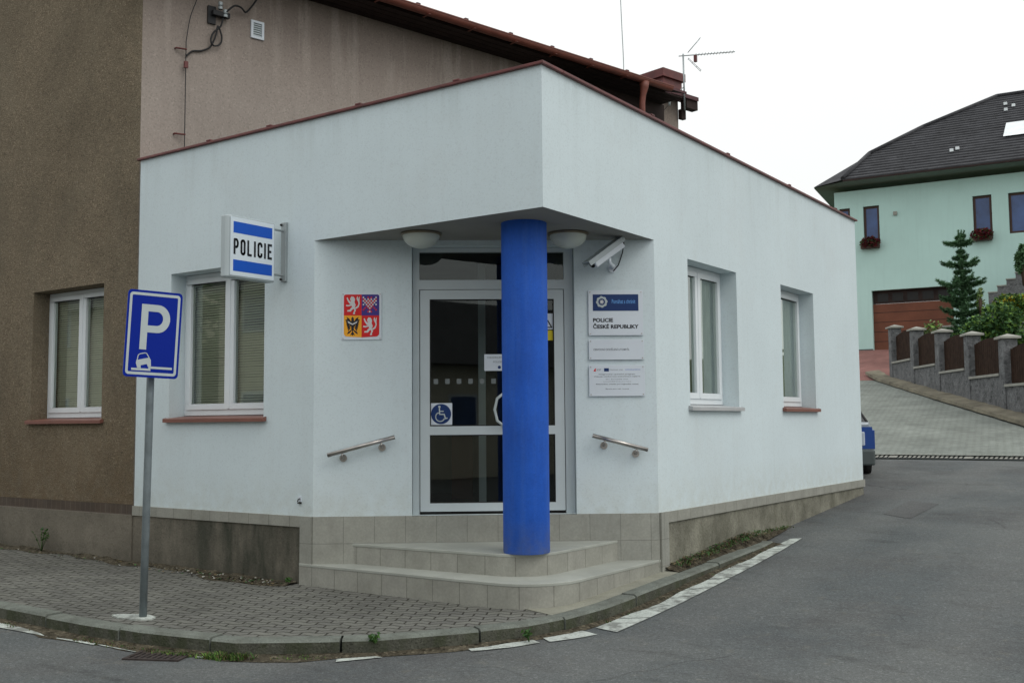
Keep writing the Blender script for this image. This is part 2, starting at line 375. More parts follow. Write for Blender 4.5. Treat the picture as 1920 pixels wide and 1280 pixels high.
def text(body,fr,s,o,z,w,h,mk,parent,name='lettering',bold=0,slant=0):
    "lettering fitted into a box w x h whose lower left corner is (s,o,z) in frame fr"
    cu=bpy.data.curves.new('t','FONT'); cu.body=body; cu.offset=bold; cu.extrude=0; cu.resolution_u=3; cu.size=1
    ob=bpy.data.objects.new('t',cu); COL.objects.link(ob)
    dg=bpy.context.evaluated_depsgraph_get(); me=bpy.data.meshes.new_from_object(ob.evaluated_get(dg))
    COL.objects.unlink(ob); bpy.data.objects.remove(ob)
    xs=[v.co.x for v in me.vertices]; ys=[v.co.y for v in me.vertices]
    x0,x1,y0,y1=min(xs),max(xs),min(ys),max(ys)
    for v in me.vertices:
        a=(v.co.x-x0)/(x1-x0)*w; b=(v.co.y-y0)/(y1-y0)*h
        v.co=fr(s+a+slant*b,o,z+b)
    me.materials.clear(); me.materials.append(M[mk])
    r=bpy.data.objects.new(name,me); COL.objects.link(r); r.parent=parent; return r

def wall(mb,s0,s1,z0,z1,th,ops,mk,reveal=None,ends=True):
    reveal=reveal or mk
    S=sorted({s0,s1,*[x for o in ops for x in o[:2]]}); Z=sorted({z0,z1,*[x for o in ops for x in o[2:4]]})
    def inop(a,c): return any(o[0]<a<o[1] and o[2]<c<o[3] for o in ops)
    for i in range(len(S)-1):
        for j in range(len(Z)-1):
            if inop((S[i]+S[i+1])/2,(Z[j]+Z[j+1])/2): continue
            a,b,c,d=S[i],S[i+1],Z[j],Z[j+1]
            mb.face([(a,0,c),(b,0,c),(b,0,d),(a,0,d)],mk,uv=[(a,c),(b,c),(b,d),(a,d)]); mb.face([(b,-th,c),(a,-th,c),(a,-th,d),(b,-th,d)],'inside')
    for (a,b,c,d,*_) in ops:
        mb.face([(a,0,c),(a,0,d),(a,-th,d),(a,-th,c)],reveal); mb.face([(b,0,d),(b,0,c),(b,-th,c),(b,-th,d)],reveal)
        mb.face([(a,0,d),(b,0,d),(b,-th,d),(a,-th,d)],reveal); mb.face([(a,0,c),(a,-th,c),(b,-th,c),(b,0,c)],reveal)
    if ends:
        mb.face([(s0,0,z0),(s0,0,z1),(s0,-th,z1),(s0,-th,z0)],mk); mb.face([(s1,0,z1),(s1,0,z0),(s1,-th,z0),(s1,-th,z1)],mk)
        mb.face([(s0,0,z1),(s1,0,z1),(s1,-th,z1),(s0,-th,z1)],mk)

def rect_frame(mb,s0,s1,z0,z1,w,o0,o1,mk,wb=None):
    wb=wb or w
    mb.box(s0,o0,z0,s1,o1,z0+wb,mk); mb.box(s0,o0,z1-w,s1,o1,z1,mk)
    mb.box(s0,o0,z0+wb,s0+w,o1,z1-w,mk); mb.box(s1-w,o0,z0+wb,s1,o1,z1-w,mk)

def window(fr,s0,s1,z0,z1,inset,split,parent,sillmat,filling='blind',label=None,sill=.05,stick=True):
    "pvc window: fixed frame, sashes, panes, sill and blind; returns the window mesh"
    g=.004
    mb=MB(fr); fw=.06; o1=-inset; o0=o1-.07
    rect_frame(mb,s0+g,s1-g,z0+.045,z1-g,fw,o0,o1,'pvc',.075)
    edges=[s0+fw]+[s0+(s1-s0)*k for k in split]+[s1-fw]
    zz0=z0+.045+.07; zz1=z1-fw
    for i in range(len(edges)-1):
        a,b=edges[i]+(.012 if i else -.008),edges[i+1]-(.012 if i<len(edges)-2 else -.008)
        rect_frame(mb,a,b,zz0-.008,zz1+.008,.06,o1-.05,o1+.014,'pvc',.065)
        if i: mb.box(edges[i]-.016,o1-.045,zz0,edges[i]+.016,o1+.020,zz1,'pvc')
    w=mb.build('window',parent,bevel=.004)
    if label: w['label']=label
    for i in range(len(edges)-1):
        a,b=edges[i]+.062,edges[i+1]-.062
        if i==0: a=edges[i]+.045
        if i==len(edges)-2: b=edges[i+1]-.045
        gk=MB(fr); rect_frame(gk,a-.008,b+.008,zz0+.047,zz1-.047,.012,o1-.012,o1-.002,'gasket'); gk.build('gasket',w)
        p=MB(fr); p.face([(a-.01,o1-.018,zz0+.04),(b+.01,o1-.018,zz0+.04),(b+.01,o1-.018,zz1-.04),(a-.01,o1-.018,zz1-.04)],'glass'); p.build('pane',w)
        bl=MB(fr)
        if filling=='blind':
            z=zz0+.03; k=0
            while z<zz1-.04:
                tilt=.026+random.uniform(-.0015,.0015)
                bl.face([(a-.03,o1-.075,z),(b+.03,o1-.075,z+random.uniform(-.001,.001)),(b+.03,o1-.095,z+tilt),(a-.03,o1-.095,z+tilt)],'slat'); z+=.028; k+=1
            for q in (a+.12*(b-a),b-.12*(b-a)): bl.box(q-.002,o1-.074,zz0+.03,q+.002,o1-.072,zz1,'slat')
        elif filling=='curtain':
            n=26; 
            for j in range(n):
                x0_=a-.055+(b-a+.11)*j/n; x1_=a-.055+(b-a+.11)*(j+1)/n
                y0_=.008*math.sin(j*1.25); y1_=.008*math.sin((j+1)*1.25)
                bl.face([(x0_,o1-.082+y0_,zz0-.03),(x1_,o1-.082+y1_,zz0-.03),(x1_,o1-.082+y1_,zz1+.03),(x0_,o1-.082+y0_,zz1+.03)],'curtain',smooth=True)
        bl.build('blind' if filling=='blind' else 'curtain',w)
    sb=MB(fr)
    if stick:
        e=.045
        sb.face([(s0-e,sill,z0+.012),(s1+e,sill,z0+.012),(s1+e,-inset,z0+.035),(s0-e,-inset,z0+.035)][0:0] or [(s0+.001,0,z0+.018),(s1-.001,0,z0+.018),(s1-.001,-inset+.002,z0+.04),(s0+.001,-inset+.002,z0+.04)],sillmat)
        sb.face([(s0-e,sill,z0+.008),(s1+e,sill,z0+.008),(s1+e,0.002,z0+.020),(s0-e,0.002,z0+.020)],sillmat)
        sb.face([(s0-e,sill,z0-.028),(s1+e,sill,z0-.028),(s1+e,sill,z0+.008),(s0-e,sill,z0+.008)],sillmat)
        sb.face([(s0-e,0.002,z0-.022),(s1+e,0.002,z0-.022),(s1+e,sill,z0-.028),(s0-e,sill,z0-.028)],sillmat)
        for q in (s0-e,s1+e): sb.face([(q,0.002,z0-.022),(q,sill,z0-.028),(q,sill,z0+.012),(q,.002,z0+.024)],sillmat)
        sb.build('sill',w)
    return w

# ------------------------------------------------------------------ ground
def ramp_(t): return .5*(t+math.sqrt(t*t+.6))
def road_z(x,y):
    y=min(y,14.2)
    return -.10+.067*(ramp_(y)-ramp_(-3))+.012*max(0,min(30,-x-2))
def terrain(x,y):
    z=road_z(x,y)
    if y>14: z+=.138*(min(y,28.7)-14)
    if y>28.7: z+=.235*(min(y,34.9)-28.7)
    return z
def sheet(name,xs,ys,f,mk):
    mb=MB(); i0=0; nx=len(xs)
    for y in ys:
        for x in xs: mb.v.append(Vector((x,y,f(x,y))))
    mi=mb.m(mk)
    for j in range(len(ys)-1):
        for i in range(nx-1):
            a=j*nx+i; mb.f.append((a,a+1,a+1+nx,a+nx)); mb.mi.append(mi); mb.sm.append(True)
    return struct(mb.build(name))
def lin(a,b,n): return [a+(b-a)*i/n for i in range(n+1)]
def gnd(x,y):
    z=terrain(x,y)-.03
    return z
sheet('ground',[-300,-120,-60]+lin(-40,40,40)+[60,120,300],[-300,-120,-60]+lin(-40,60,100)+[90,150,300],gnd,'ground')
sheet('road',lin(-40,40,80),lin(-40,13.85,110),road_z,'asphalt')
# driveway beyond the drain channel, and the red paving in front of the garage
def drv(x,y): return terrain(x,y)+.004+.07*max(0,1-(y-14)/1.5)
sheet('driveway',lin(-12,2.6,20),lin(14.02,28.7,30),drv,'drive')
sheet('red_paving',lin(-14,-4.6,10),lin(28.7,34.62,12),lambda x,y:terrain(x,y)+.008,'redpave')

# kerb, swept along the pavement edge in separate stones
KP=[(-14,-2.36),(-6,-2.30),(-4.2,-2.29),(-3,-2.28),(-2.3,-2.23),(-1.40,-2.06),(-.98,-1.77),(-.56,-1.44),(-.10,-.79),(.106,-.44),(.215,-.07),(.30,.45),(.325,.93),(.31,2.3),(.30,3.45),(.27,4.35)]
def kh(y): return .12 if y<1 else .12-.085*min(1,(y-1)/3.3)
def resample(P,step):
    out=[]; cur=0
    for i in range(len(P)-1):
        a,b=Vector(P[i]),Vector(P[i+1]); l=(b-a).length; n=max(1,round(l/step))
        for k in range(n): out.append(a.lerp(b,k/n))
    out.append(Vector(P[-1])); return out
def offs(P,d):
    out=[]
    for i,p in enumerate(P):
        t=(P[min(i+1,len(P)-1)]-P[max(i-1,0)]).normalized(); out.append(p+Vector((-t.y,t.x))*d)
    return out
KO=resample(KP,.24); KI=offs(KO,.15); KC=offs(KO,.018)
mb=MB(); stone=4
for i in range(len(KO)-1):
    g0=.010 if i%stone==0 else 0; g1=.010 if (i+1)%stone==0 else 0
    def pt(L,t): return L[i].lerp(L[i+1],t)
    l=(KO[i+1]-KO[i]).length; t0,t1=g0/l,1-g1/l
    jit=.004*math.sin(i//stone*2.7); jo=.006*math.sin(i//stone*4.1)
    def q(L,t,dz):
        p=pt(L,t); h=kh(p.y); return (p.x+jo,p.y-jo,road_z(p.x,p.y)+h+jit+dz)
    def qb(L,t): p=pt(L,t); return (p.x+jo,p.y-jo,road_z(p.x,p.y)-.1)
    mb.face([q(KC,t0,0),q(KC,t1,0),q(KI,t1,0),q(KI,t0,0)],'kerb')
    mb.face([q(KO,t0,-.018),q(KO,t1,-.018),q(KC,t1,0),q(KC,t0,0)],'kerb')
    mb.face([qb(KO,t0),qb(KO,t1),q(KO,t1,-.018),q(KO,t0,-.018)],'kerbface')
    if g0: mb.face([qb(KI,t0),qb(KO,t0),q(KO,t0,-.018),q(KC,t0,0),q(KI,t0,0)],'kerb')
    if g1: mb.face([qb(KI,t1),qb(KO,t1),q(KO,t1,-.018),q(KC,t1,0),q(KI,t1,0)][::-1],'kerb')
    p0,p1=pt(KI,0),pt(KI,1)
struct(mb.build('kerb'))
# pavement between kerb and wall
mb=MB()
KJ=offs(KO,.148)
prev=None
def pvz(x,y): 
    return road_z(x,y)+.116
for i,p in enumerate(KJ):
    if p.y>.1: break
    inner=Vector((p.x,.12)) if p.x<-.6 else Vector((-.6+ (p.x+.6)*.5,.2))
    row=[p.lerp(inner,t/8) for t in range(9)]
    if prev:
        for k in range(8):
            mb.face([(v.x,v.y,pvz(v.x,v.y)) for v in (prev[k],row[k],row[k+1],prev[k+1])],'paving')
    prev=row
struct(mb.build('pavement'))
# beige concrete strip beside the steps, soil bed beside the wall
mb=MB(); prev=None
for i,p in enumerate(KJ):
    if p.y<-.12 or p.y>2.52: continue
    inner=Vector((-.30 if p.y<.4 else -.1,p.y+.1)) if p.y<2.1 else Vector((.03,p.y))
    a=(p.x,p.y,road_z(p.x,p.y)+kh(p.y)-.002); b=(inner.x,inner.y,road_z(p.x,p.y)+kh(p.y)+.006)
    if prev: mb.face([prev[0],a,b,prev[1]],'strip')
    prev=(a,b)
struct(mb.build('concrete_strip'))
mb=MB(); prev=None
for y in lin(2.10,5.6,60):
    xo=.17 if y<4.3 else .17-.12*(y-4.3)/1.3
    row=[]
    for k in range(7):
        t=k/6; x=-.03+(xo+.03)*t
        h=(.145*(1-t)+(kh(y)+.0)*t) if y<4.3 else (.10*(1-t)+.02*t)
        h=h*(1 if y<4.3 else max(.05,1-(y-4.3)/1.3))
        row.append((x,y,road_z(x,y)+h+random.uniform(-.012,.012)*(k<6)))
    if prev:
        for k in range(6): mb.face([prev[k],prev[k+1],row[k+1],row[k]],'soil',smooth=True)
    prev=row
struct(mb.build('soil_strip'))
# dirt line along the left wall foot
mb=MB(); prev=None
for x in lin(-14,-2.9,90):
    d=.16+.05*math.sin(x*3.1)+.04*math.sin(x*7.7)
    if x>-4.6: d+=.10*min(1,(x+4.6)/.5)*(1 if x<-3.3 else max(.2,(-2.9-x)/.4))
    row=[(x,-d,pvz(x,-d)+.002),(x,-d*.6,pvz(x,0)+random.uniform(.004,.02)),(x,-.05,pvz(x,0)+random.uniform(.0,.035)),(x,.1,pvz(x,0)+.02)]
    if prev:
        for k in range(3): mb.face([prev[k],row[k],row[k+1],prev[k+1]],'soil',smooth=True)
    prev=row
struct(mb.build('soil_line'))
# dirt gathered in the gutter along the kerb foot
mb=MB(); prev=None
KD=offs(KO,-.02)
for i,p in enumerate(KD):
    if p.x<-8: continue
    wdt=.07+.03*math.sin(i*1.3)+.025*math.sin(i*.47)
    if -3.4<p.x<-.9 and p.y<-1.6: wdt+=.07
    t=(KD[min(i+1,len(KD)-1)]-KD[max(i-1,0)]).normalized(); n=Vector((t.y,-t.x))
    q1=p+n*wdt
    row=[(p.x-n.x*.03,p.y-n.y*.03,road_z(p.x,p.y)+.022),(p.x+n.x*wdt*.5,p.y+n.y*wdt*.5,road_z(p.x,p.y)+.012),(q1.x,q1.y,road_z(q1.x,q1.y)+.0035)]
    if prev:
        for k in range(2): mb.face([prev[k+1],row[k+1],row[k],prev[k]],'soil',smooth=True)
    prev=row
struct(mb.build('gutter_dirt'))

# painted strip along the kerb
mb=MB()
def quad(P,dz=.008,mk='paint'): mb.face([(x,y,road_z(x,y)+dz) for x,y in P],mk)
def strip(P,Q,n,gap=.008,dz=.008,gapevery=1):
    for i in range(n):
        for a,b in ((P,Q),):
            t0,t1=i/n+(gap if i%gapevery==0 else 0),(i+1)/n-(gap if (i+1)%gapevery==0 else 0)
            def at(L,t):
                k=t*(len(L)-1); j=min(int(k),len(L)-2); return Vector(L[j]).lerp(Vector(L[j+1]),k-j)
            quad([at(a,t0),at(b,t0),at(b,t1),at(a,t1)],dz)
strip([(-.148,-.905),(-.01,-.60),(.10,-.41)],[(-.02,-1.0),(.16,-.72),(.25,-.49)],4,0)
strip([(.165,-.33),(.26,-.10),(.32,.03)],[(.30,-.43),(.43,-.20),(.49,-.03)],3,0)
strip([(.36,.16),(.375,.9),(.37,1.7),(.36,2.8),(.35,3.9),(.34,4.72)],[(.585,.10),(.59,1.24),(.575,2.),(.55,2.9),(.51,3.9),(.45,4.80)],40,.0022,gapevery=4)
strip([(-.70,-1.72),(-.52,-1.50)],[(-.64,-1.79),(-.455,-1.50)],2,0)
strip([(-1.64,-2.18),(-1.42,-2.10)],[(-1.62,-2.235),(-1.38,-2.15)],1,0)
strip([(-1.08,-1.93),(-.93,-1.86)],[(-1.06,-1.965),(-.9,-1.90)],1,0)
strip([(-4.6,-2.36),(-3.9,-2.34),(-3.25,-2.36)],[(-4.6,-2.53),(-3.9,-2.47),(-3.2,-2.44)],3,0)
strip([(-3.1,-2.39),(-2.65,-2.37)],[(-3.08,-2.44),(-2.62,-2.41)],2,0)
strip([(-2.6,-2.37),(-2.15,-2.36)],[(-2.6,-2.39),(-2.15,-2.375)],2,0)
struct(mb.build('road_marking'))
mb=MB(); quad([(.80,6.9),(1.22,6.6),(1.26,8.0),(.80,8.2)],.004,'patch'); struct(mb.build('road_patch'))

# rusty drain grate by the kerb
t=thing('drain_grate','rusty iron drain grate set in the road at the kerb foot','drain grate')
fr=Fr((-2.03,-2.57,road_z(-2,-2.5)),(.90,.42,0),(-.42,.90,0))
mb=MB(fr); rect_frame_z=.012
for a0,b0,a1,b1 in ((0,0,.44,.03),(0,.33,.44,.36),(0,.03,.03,.33),(.41,.03,.44,.33)): mb.box(a0,b0,-.01,a1,b1,.012,'rust')
mb.build('frame',t)
mb=MB(fr)
for i in range(8): mb.box(.045+i*.046,.03,-.01,.070+i*.046,.33,.009,'rust')
for j in (.12,.22): mb.box(.03,j,-.012,.41,j+.022,.0065,'rust')
mb.build('bar_grid',t)
mb=MB(fr); mb.face([(.03,.03,.005-.001),(.41,.03,.004),(.41,.33,.004),(.03,.33,.004)],'dark'); mb.build('pit',t)

# drain channel across the driveway mouth
t=thing('drain_channel','long slotted grey drain channel across the foot of the paved driveway','drain channel')
mb=MB(); zz=lambda x:road_z(x,13.9)
for k in range(24):
    xa,xb=-9+k*.5,-8.5+k*.5; ya,yb=13.82+(xa+9)/12*.13,13.82+(xb+9)/12*.13
    mb.face([(xa,ya,zz(xa)+.006),(xb,yb,zz(xb)+.006),(xb,yb+.21,zz(xb)+.085),(xa,ya+.21,zz(xa)+.085)],'bumper'); mb.build('slot',t)
mb=MB()
x=-5.2
k=0
while x<3:
    y0=13.82+(x+9)/12*.13; w=.050; step=.085
    if k%15==0: w=.16; step=.2
    mb.face([(x,y0+.03,zz(x)+.030),(x+w,y0+.03,zz(x)+.030),(x+w+.03,y0+.20,zz(x)+.100),(x+.03,y0+.20,zz(x)+.100)],'cap' if k%15==0 else 'cap'); x+=step; k+=1
mb.face([(-9,13.80,zz(-9)+.010),(3,13.93,zz(3)+.010),(3,13.955,zz(3)+.012),(-9,13.825,zz(-9)+.012)],'rust')
mb.build('grating',t)

# ------------------------------------------------------------------ police station
PS=thing('police_station','white rendered single storey police station with chamfered corner entrance under a canopy','building')
TOP=4.66; PL_=.705; SOF=3.415
FL=Fr((0,0,0),(1,0,0),(0,-1,0))          # left facade, s = X
FRt=Fr((0,0,0),(0,1,0),(1,0,0))          # right facade, s = Y
CH0=Vector((-2.705,0,0)); CH1=Vector((0,2.03,0)); E=(CH1-CH0).normalized(); CW=(CH1-CH0).length
FC=Fr(CH0,E,(E.y,-E.x,0))
T=.32
mb=MB(FL); wall(mb,-5.53,-2.705,PL_,SOF,T,[(-4.94,-3.42,1.66,3.275)],'stucco',ends=False)
mb.face([(-5.53,0,PL_),(-5.53,0,TOP),(-5.53,-T,TOP),(-5.53,-T,PL_)],'stucco')
mb.face([(-5.53,0,SOF),(0,0,SOF),(0,0,TOP),(-5.53,0,TOP)],'stucco')
mb.face([(-5.53,0,PL_),(-2.705,0,PL_),(-2.705,-.02,PL_),(-5.53,-.02,PL_)][::-1],'stucco'); mb.build('wall',PS)
mb=MB(FRt); wall(mb,2.03,8.78,PL_,SOF,T,[(2.80,4.105,1.74,3.32),(5.53,6.76,1.74,3.33)],'stucco',ends=False)
mb.face([(0,0,SOF),(8.78,0,SOF),(8.78,0,TOP),(0,0,TOP)],'stucco')
mb.face([(8.78,0,-.2),(8.78,-5.5,-.2),(8.78,-5.5,TOP),(8.78,0,TOP)],'stucco'); mb.build('wall',PS)
mb=MB(FC); wall(mb,0,CW,PL_,SOF,.16,[(.96,2.575,PL_,3.36)],'stucco',ends=False); mb.build('wall',PS)
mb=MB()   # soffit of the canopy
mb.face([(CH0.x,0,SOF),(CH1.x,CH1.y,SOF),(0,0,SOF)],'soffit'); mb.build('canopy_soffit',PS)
mb=MB(); mb.face([(-5.5,.02,4.60),(-.02,.02,4.60),(-.02,8.7,4.60),(-5.5,8.7,4.60)],'dark'); mb.build('roof',PS)
# maroon coping with folded edge and seams
mb=MB()
mb.box(-5.56,-.035,TOP-.016,.035,.30,TOP+.010,'maroon'); mb.box(-.30,.302,TOP-.016,.035,8.82,TOP+.010,'maroon')
for x in (-4.3,-3.35,-2.1,-.9): mb.box(x-.035,-.038,TOP+.010,x+.035,.30,TOP+.026,'maroon')
for y in (2.0,3.9,5.9,7.8): mb.box(-.30,y-.035,TOP+.010,.038,y+.035,TOP+.026,'maroon')
mb.build('coping',PS,bevel=.004)
# interior rooms (dark floor, back walls)
mb=MB()
mb.face([(-5.4,.1,.70),(-2.75,.1,.70),(-.12,2.10,.70),(-.12,8.6,.70),(-5.4,8.6,.70)],'insidefloor')
mb.face([(-5.4,.1,3.43),(-5.4,8.6,3.43),(-.12,8.6,3.43),(-.12,2.1,3.43),(-2.75,.1,3.43)],'inside')
mb.build('interior_floor',PS)
mb=MB(FC)
mb.box(.2,-3.2,.705,3.6,-3.1,3.5,'inside'); mb.box(.2,-3.1,.705,.3,-.3,3.5,'inside'); mb.box(3.1,-3.1,.705,3.2,-.25,3.5,'inside')
mb.box(1.62,-1.25,.705,1.70,-1.17,3.36,'pvcdoor'); mb.box(1.70,-1.23,.705,2.5,-1.19,3.36,'dark'); mb.box(1.30,-2.9,.705,1.55,-2.2,1.5,'garage')
mb.build('interior_wall',PS)
# windows
window(FL,-4.94,-3.42,1.66,3.275,.20,(.5,),PS,'sill','blind',label='white two-sash window with blinds beside the hanging sign')
window(FRt,2.80,4.105,1.74,3.32,.20,(.5,),PS,'sillgrey','curtain',label='white two-sash window with grey sill')
window(FRt,5.53,6.76,1.74,3.33,.20,(.30,),PS,'sill','curtain',label='white window with brown sill near the far corner')
# door
DI=-.10
mb=MB(FC); a,b=.96,2.575
mb.box(a+.004,DI-.08,PL_,a+.07,DI,3.356,'pvcdoor'); mb.box(b-.095,DI-.08,PL_,b-.004,DI,3.356,'pvcdoor')
mb.box(a+.07,DI-.08,3.31,b-.095,DI,3.356,'pvcdoor'); mb.box(a+.07,DI-.08,2.935,b-.095,DI,3.03,'pvcdoor')
door=mb.build('door_frame',PS,bevel=.004)
mb=MB(FC); mb.face([(a+.06,DI-.03,3.02),(b-.09,DI-.03,3.02),(b-.09,DI-.03,3.32),(a+.06,DI-.03,3.32)],'doorglass'); mb.build('transom_pane',door)
l0,l1=a+.078,b-.103
mb=MB(FC); o0,o1=DI-.06,DI+.012
mb.box(l0,o0,.735,l0+.095,o1,2.928,'pvcdoor'); mb.box(l1-.095,o0,.735,l1,o1,2.928,'pvcdoor')
mb.box(l0+.095,o0,2.835,l1-.095,o1,2.928,'pvcdoor'); mb.box(l0+.095,o0,1.485,l1-.095,o1,1.57,'pvcdoor'); mb.box(l0+.095,o0,.735,l1-.095,o1,.815,'pvcdoor')
leaf=mb.build('door',PS,bevel=.004)
mb=MB(FC); mb.box(l0,DI-.05,.712,l1,DI+.004,.733,'dark'); mb.build('threshold_gap',leaf)
for z0,z1 in ((1.57,2.835),(.815,1.485)):
    g=MB(FC); rect_frame(g,l0+.095,l1-.095,z0,z1,.010,DI-.012,DI+.004,'gasket'); g.build('gasket',leaf)
    g=MB(FC); g.face([(l0+.09,DI-.02,z0-.01),(l1-.09,DI-.02,z0-.01),(l1-.09,DI-.02,z1+.01),(l0+.09,DI-.02,z1+.01)],'doorglass'); g.build('pane',leaf)
mb=MB(FC); # round pull handle, mostly behind the column
hz=[(1.865,DI+.06,1.57+.0),(1.80,DI+.06,1.62),(1.775,DI+.06,1.73),(1.80,DI+.06,1.84),(1.865,DI+.06,1.89)]
mb.tube([(1.865,DI+.012,1.57),*hz,(1.865,DI+.012,1.89)],.014,'signwhite'); mb.build('handle',leaf)
g=MB(FC)
for i in range(9):
    s=1.17+i*.115
    g.face([(s,DI-.016,1.99),(s+.045,DI-.016,1.99),(s+.045,DI-.016,2.04),(s,DI-.016,2.04)],'frost')
split_build(g,'glass_marker',leaf)
# stickers on the door glass
t=thing('wheelchair_sticker','blue wheelchair access sticker in the lower left corner of the door glass','sticker')
F2=Fr(FC(1.132,DI-.013,1.584),E,(E.y,-E.x,0))
mb=MB(F2); mb.box(0,0,0,.222,.003,.216,'plate'); mb.build('backing',t)
mb=MB(F2); mb.prism([(.111+.100*math.cos(k*math.pi/20),.108+.100*math.sin(k*math.pi/20)) for k in range(40)],.003,.0045,'navy'); mb.build('disc',t)
mb=MB(F2)
def stroke(mb,P,w,b0,b1,mk):
    for i in range(len(P)-1):
        a,c=Vector(P[i]),Vector(P[i+1]); d=(c-a).normalized(); n=Vector((-d.y,d.x))*w*.5
        a=a-d*w*.25; c=c+d*w*.25
        mb.face([(p.x,b1,p.y) for p in (a-n,c-n,c+n,a+n)],mk)
stroke(mb,[(.095,.165),(.098,.105),(.142,.105),(.155,.062),(.172,.068)],.012,0,.006,'signwhite')
stroke(mb,[(.098,.135),(.135,.135)],.010,0,.0062,'signwhite')
stroke(mb,[(.088,.118)]+[(.103+.045*math.cos(R(q)),.08+.045*math.sin(R(q))) for q in range(125,350,15)],.011,0,.0064,'signwhite')
mb.prism([(.095+.012*math.cos(k*math.pi/6),.180+.012*math.sin(k*math.pi/6)) for k in range(12)],.0045,.0060,'signwhite')
mb.build('wheelchair_symbol',t)
t=thing('paper_notice','white paper notice taped inside the door glass beside the column','notice')
F2=Fr(FC(1.676,DI-.015,2.118),E,(E.y,-E.x,0))
mb=MB(F2); mb.box(0,0,0,.30,.002,.165,'plate'); mb.build('paper',t)
text('ODDELENI PCR',F2,.03,.003,.125,.24,.016,'grey_print',t)
text('POLICIE 158',F2,.09,.003,.080,.13,.018,'grey_print',t)
mb=MB(F2); mb.prism([(.15+.016*math.cos(k*math.pi/6),.035+.016*math.sin(k*math.pi/6)) for k in range(12)],.002,.003,'navy'); mb.build('badge',t)
t=thing('warning_sticker','yellow and white warning sticker with black triangle at right edge of the door glass','sticker')
F2=Fr(FC(2.20,DI-.015,2.42),E,(E.y,-E.x,0))
mb=MB(F2); mb.box(0,0,.11,.168,.002,.27,'plate'); mb.build('white_field',t)
mb=MB(F2); mb.box(0,0,0,.168,.002,.10,'yellowprint'); mb.build('yellow_field',t)
mb=MB(F2); stroke(mb,[(.075,.13),(.115,.20),(.155,.13),(.075,.13)],.012,0,.003,'black'); mb.build('triangle',t)

# tiled plinth
mb=MB()
def plinth_band(fr,s0,s1,z0,z1,o=.025):
    m2=MB(fr); 
    m2.box(s0,-.02,z0,s1,o,z1,'tileriser',uvs=True); return m2.build('plinth',PS)
plinth_band(FL,-5.53,-2.86,.60,PL_)
plinth_band(FRt,2.20,8.79,.60,PL_)
mb=MB(FL); mb.box(-2.86,-.02,-.05,-2.70,.025,PL_,'tile',uvs=True); mb.build('plinth',PS)
mb=MB(FRt); mb.box(2.04,-.02,0,2.198,.025,PL_+.002,'tile',uvs=True); mb.build('plinth',PS)
mb=MB(FC); 
for s0,s1,zt in ((-.0,.96,PL_),(.96,2.575,PL_-.004),(2.575,CW,PL_)):
    mb.box(s0,-.16 if s0!=.96 else -.2,-.05,s1,.022,.448,'tile',uvs=True,skip='+c'); mb.box(s0,-.16 if s0!=.96 else -.2,.448,s1,.022,zt,'tile',uvs=True,skip='-c')
mb.build('plinth',PS)
# concrete footings
mb=MB(FL); mb.box(-5.53,-.1,-.3,-2.862,.010,.598,'concrete'); mb.build('footing',PS)
mb=MB(FRt); mb.box(2.2,-.1,-.3,8.77,.004,.598,'concrete2'); mb.build('footing',PS)
mb=MB(); 
g=MB(FL); g.box(-2.90,.0,.845,-2.86,.006,.90,'plate'); g.tube([(-2.88,.006,.875),(-2.88,.03,.865),(-2.88,.035,.845)],.006,'gasket',6); g.box(-2.90,0,.825,-2.86,.02,.84,'gasket')
tag(g.build('wall_hook'),'small metal hook on the white wall low left of the steps','hook')
# column
mb=MB(); mb.lathe((-.55,.52,0),[(.205,.446),(.209,.46),(.209,3.40),(.209,SOF)],'blue',64); mb.build('column',PS)

# entrance steps
ST=thing('entrance_steps','beige tiled entrance steps with two rounded treads below the blue column','steps')
def step_poly(o,x0,y1,r):
    xr,yb=-o[0],o[1]
    P=[(x0,.4),(x0,yb)]
    for k in range(13):
        a=R(-90+90*k/12); P.append((xr-r+r*math.cos(a),yb+r+r*math.sin(a)))
    P+=[(xr,y1),(-.5,y1)]; return P
P1=step_poly((.0,-.026),-2.862,2.20,.52)
P1=[(x+(.004 if x>-.02 else 0),y) for x,y in P1]
mb=MB(); mb.slab(P1,-.15,.225,'tileriser','tileriser',uvs=True); o=mb.build('lower_riser',ST)
Pt=[(x+(.004 if x>-.6 and y>.3 else 0),y-(.004 if y<.3 else 0)) for x,y in P1]
mb=MB(); mb.slab(Pt,.225,.252,'tread'); mb.build('lower_tread',ST,bevel=.005)
P2=step_poly((.345,.29),-2.46,2.02,.42); P2[0]=(-2.35,.6); P2[1]=(-2.52,.215); P2[-1]=(-.9,1.9); P2[-2]=(-.315,1.99)
mb=MB(); mb.slab(P2,.252,.420,'tileriser','tileriser',uvs=True); mb.build('upper_riser',ST)
Pt=[(x+(.004 if x>-.8 and .5<y else 0),y-(.004 if y<.5 else 0)) for x,y in P2]; Pt=[(-2.53,.208),*Pt[2:-2],(-.315,1.90),(-.2,2.1),(-1.,1.9),(-2.3,.9)]
mb=MB(); mb.slab(Pt,.420,.446,'tread'); mb.build('upper_tread',ST,bevel=.005)

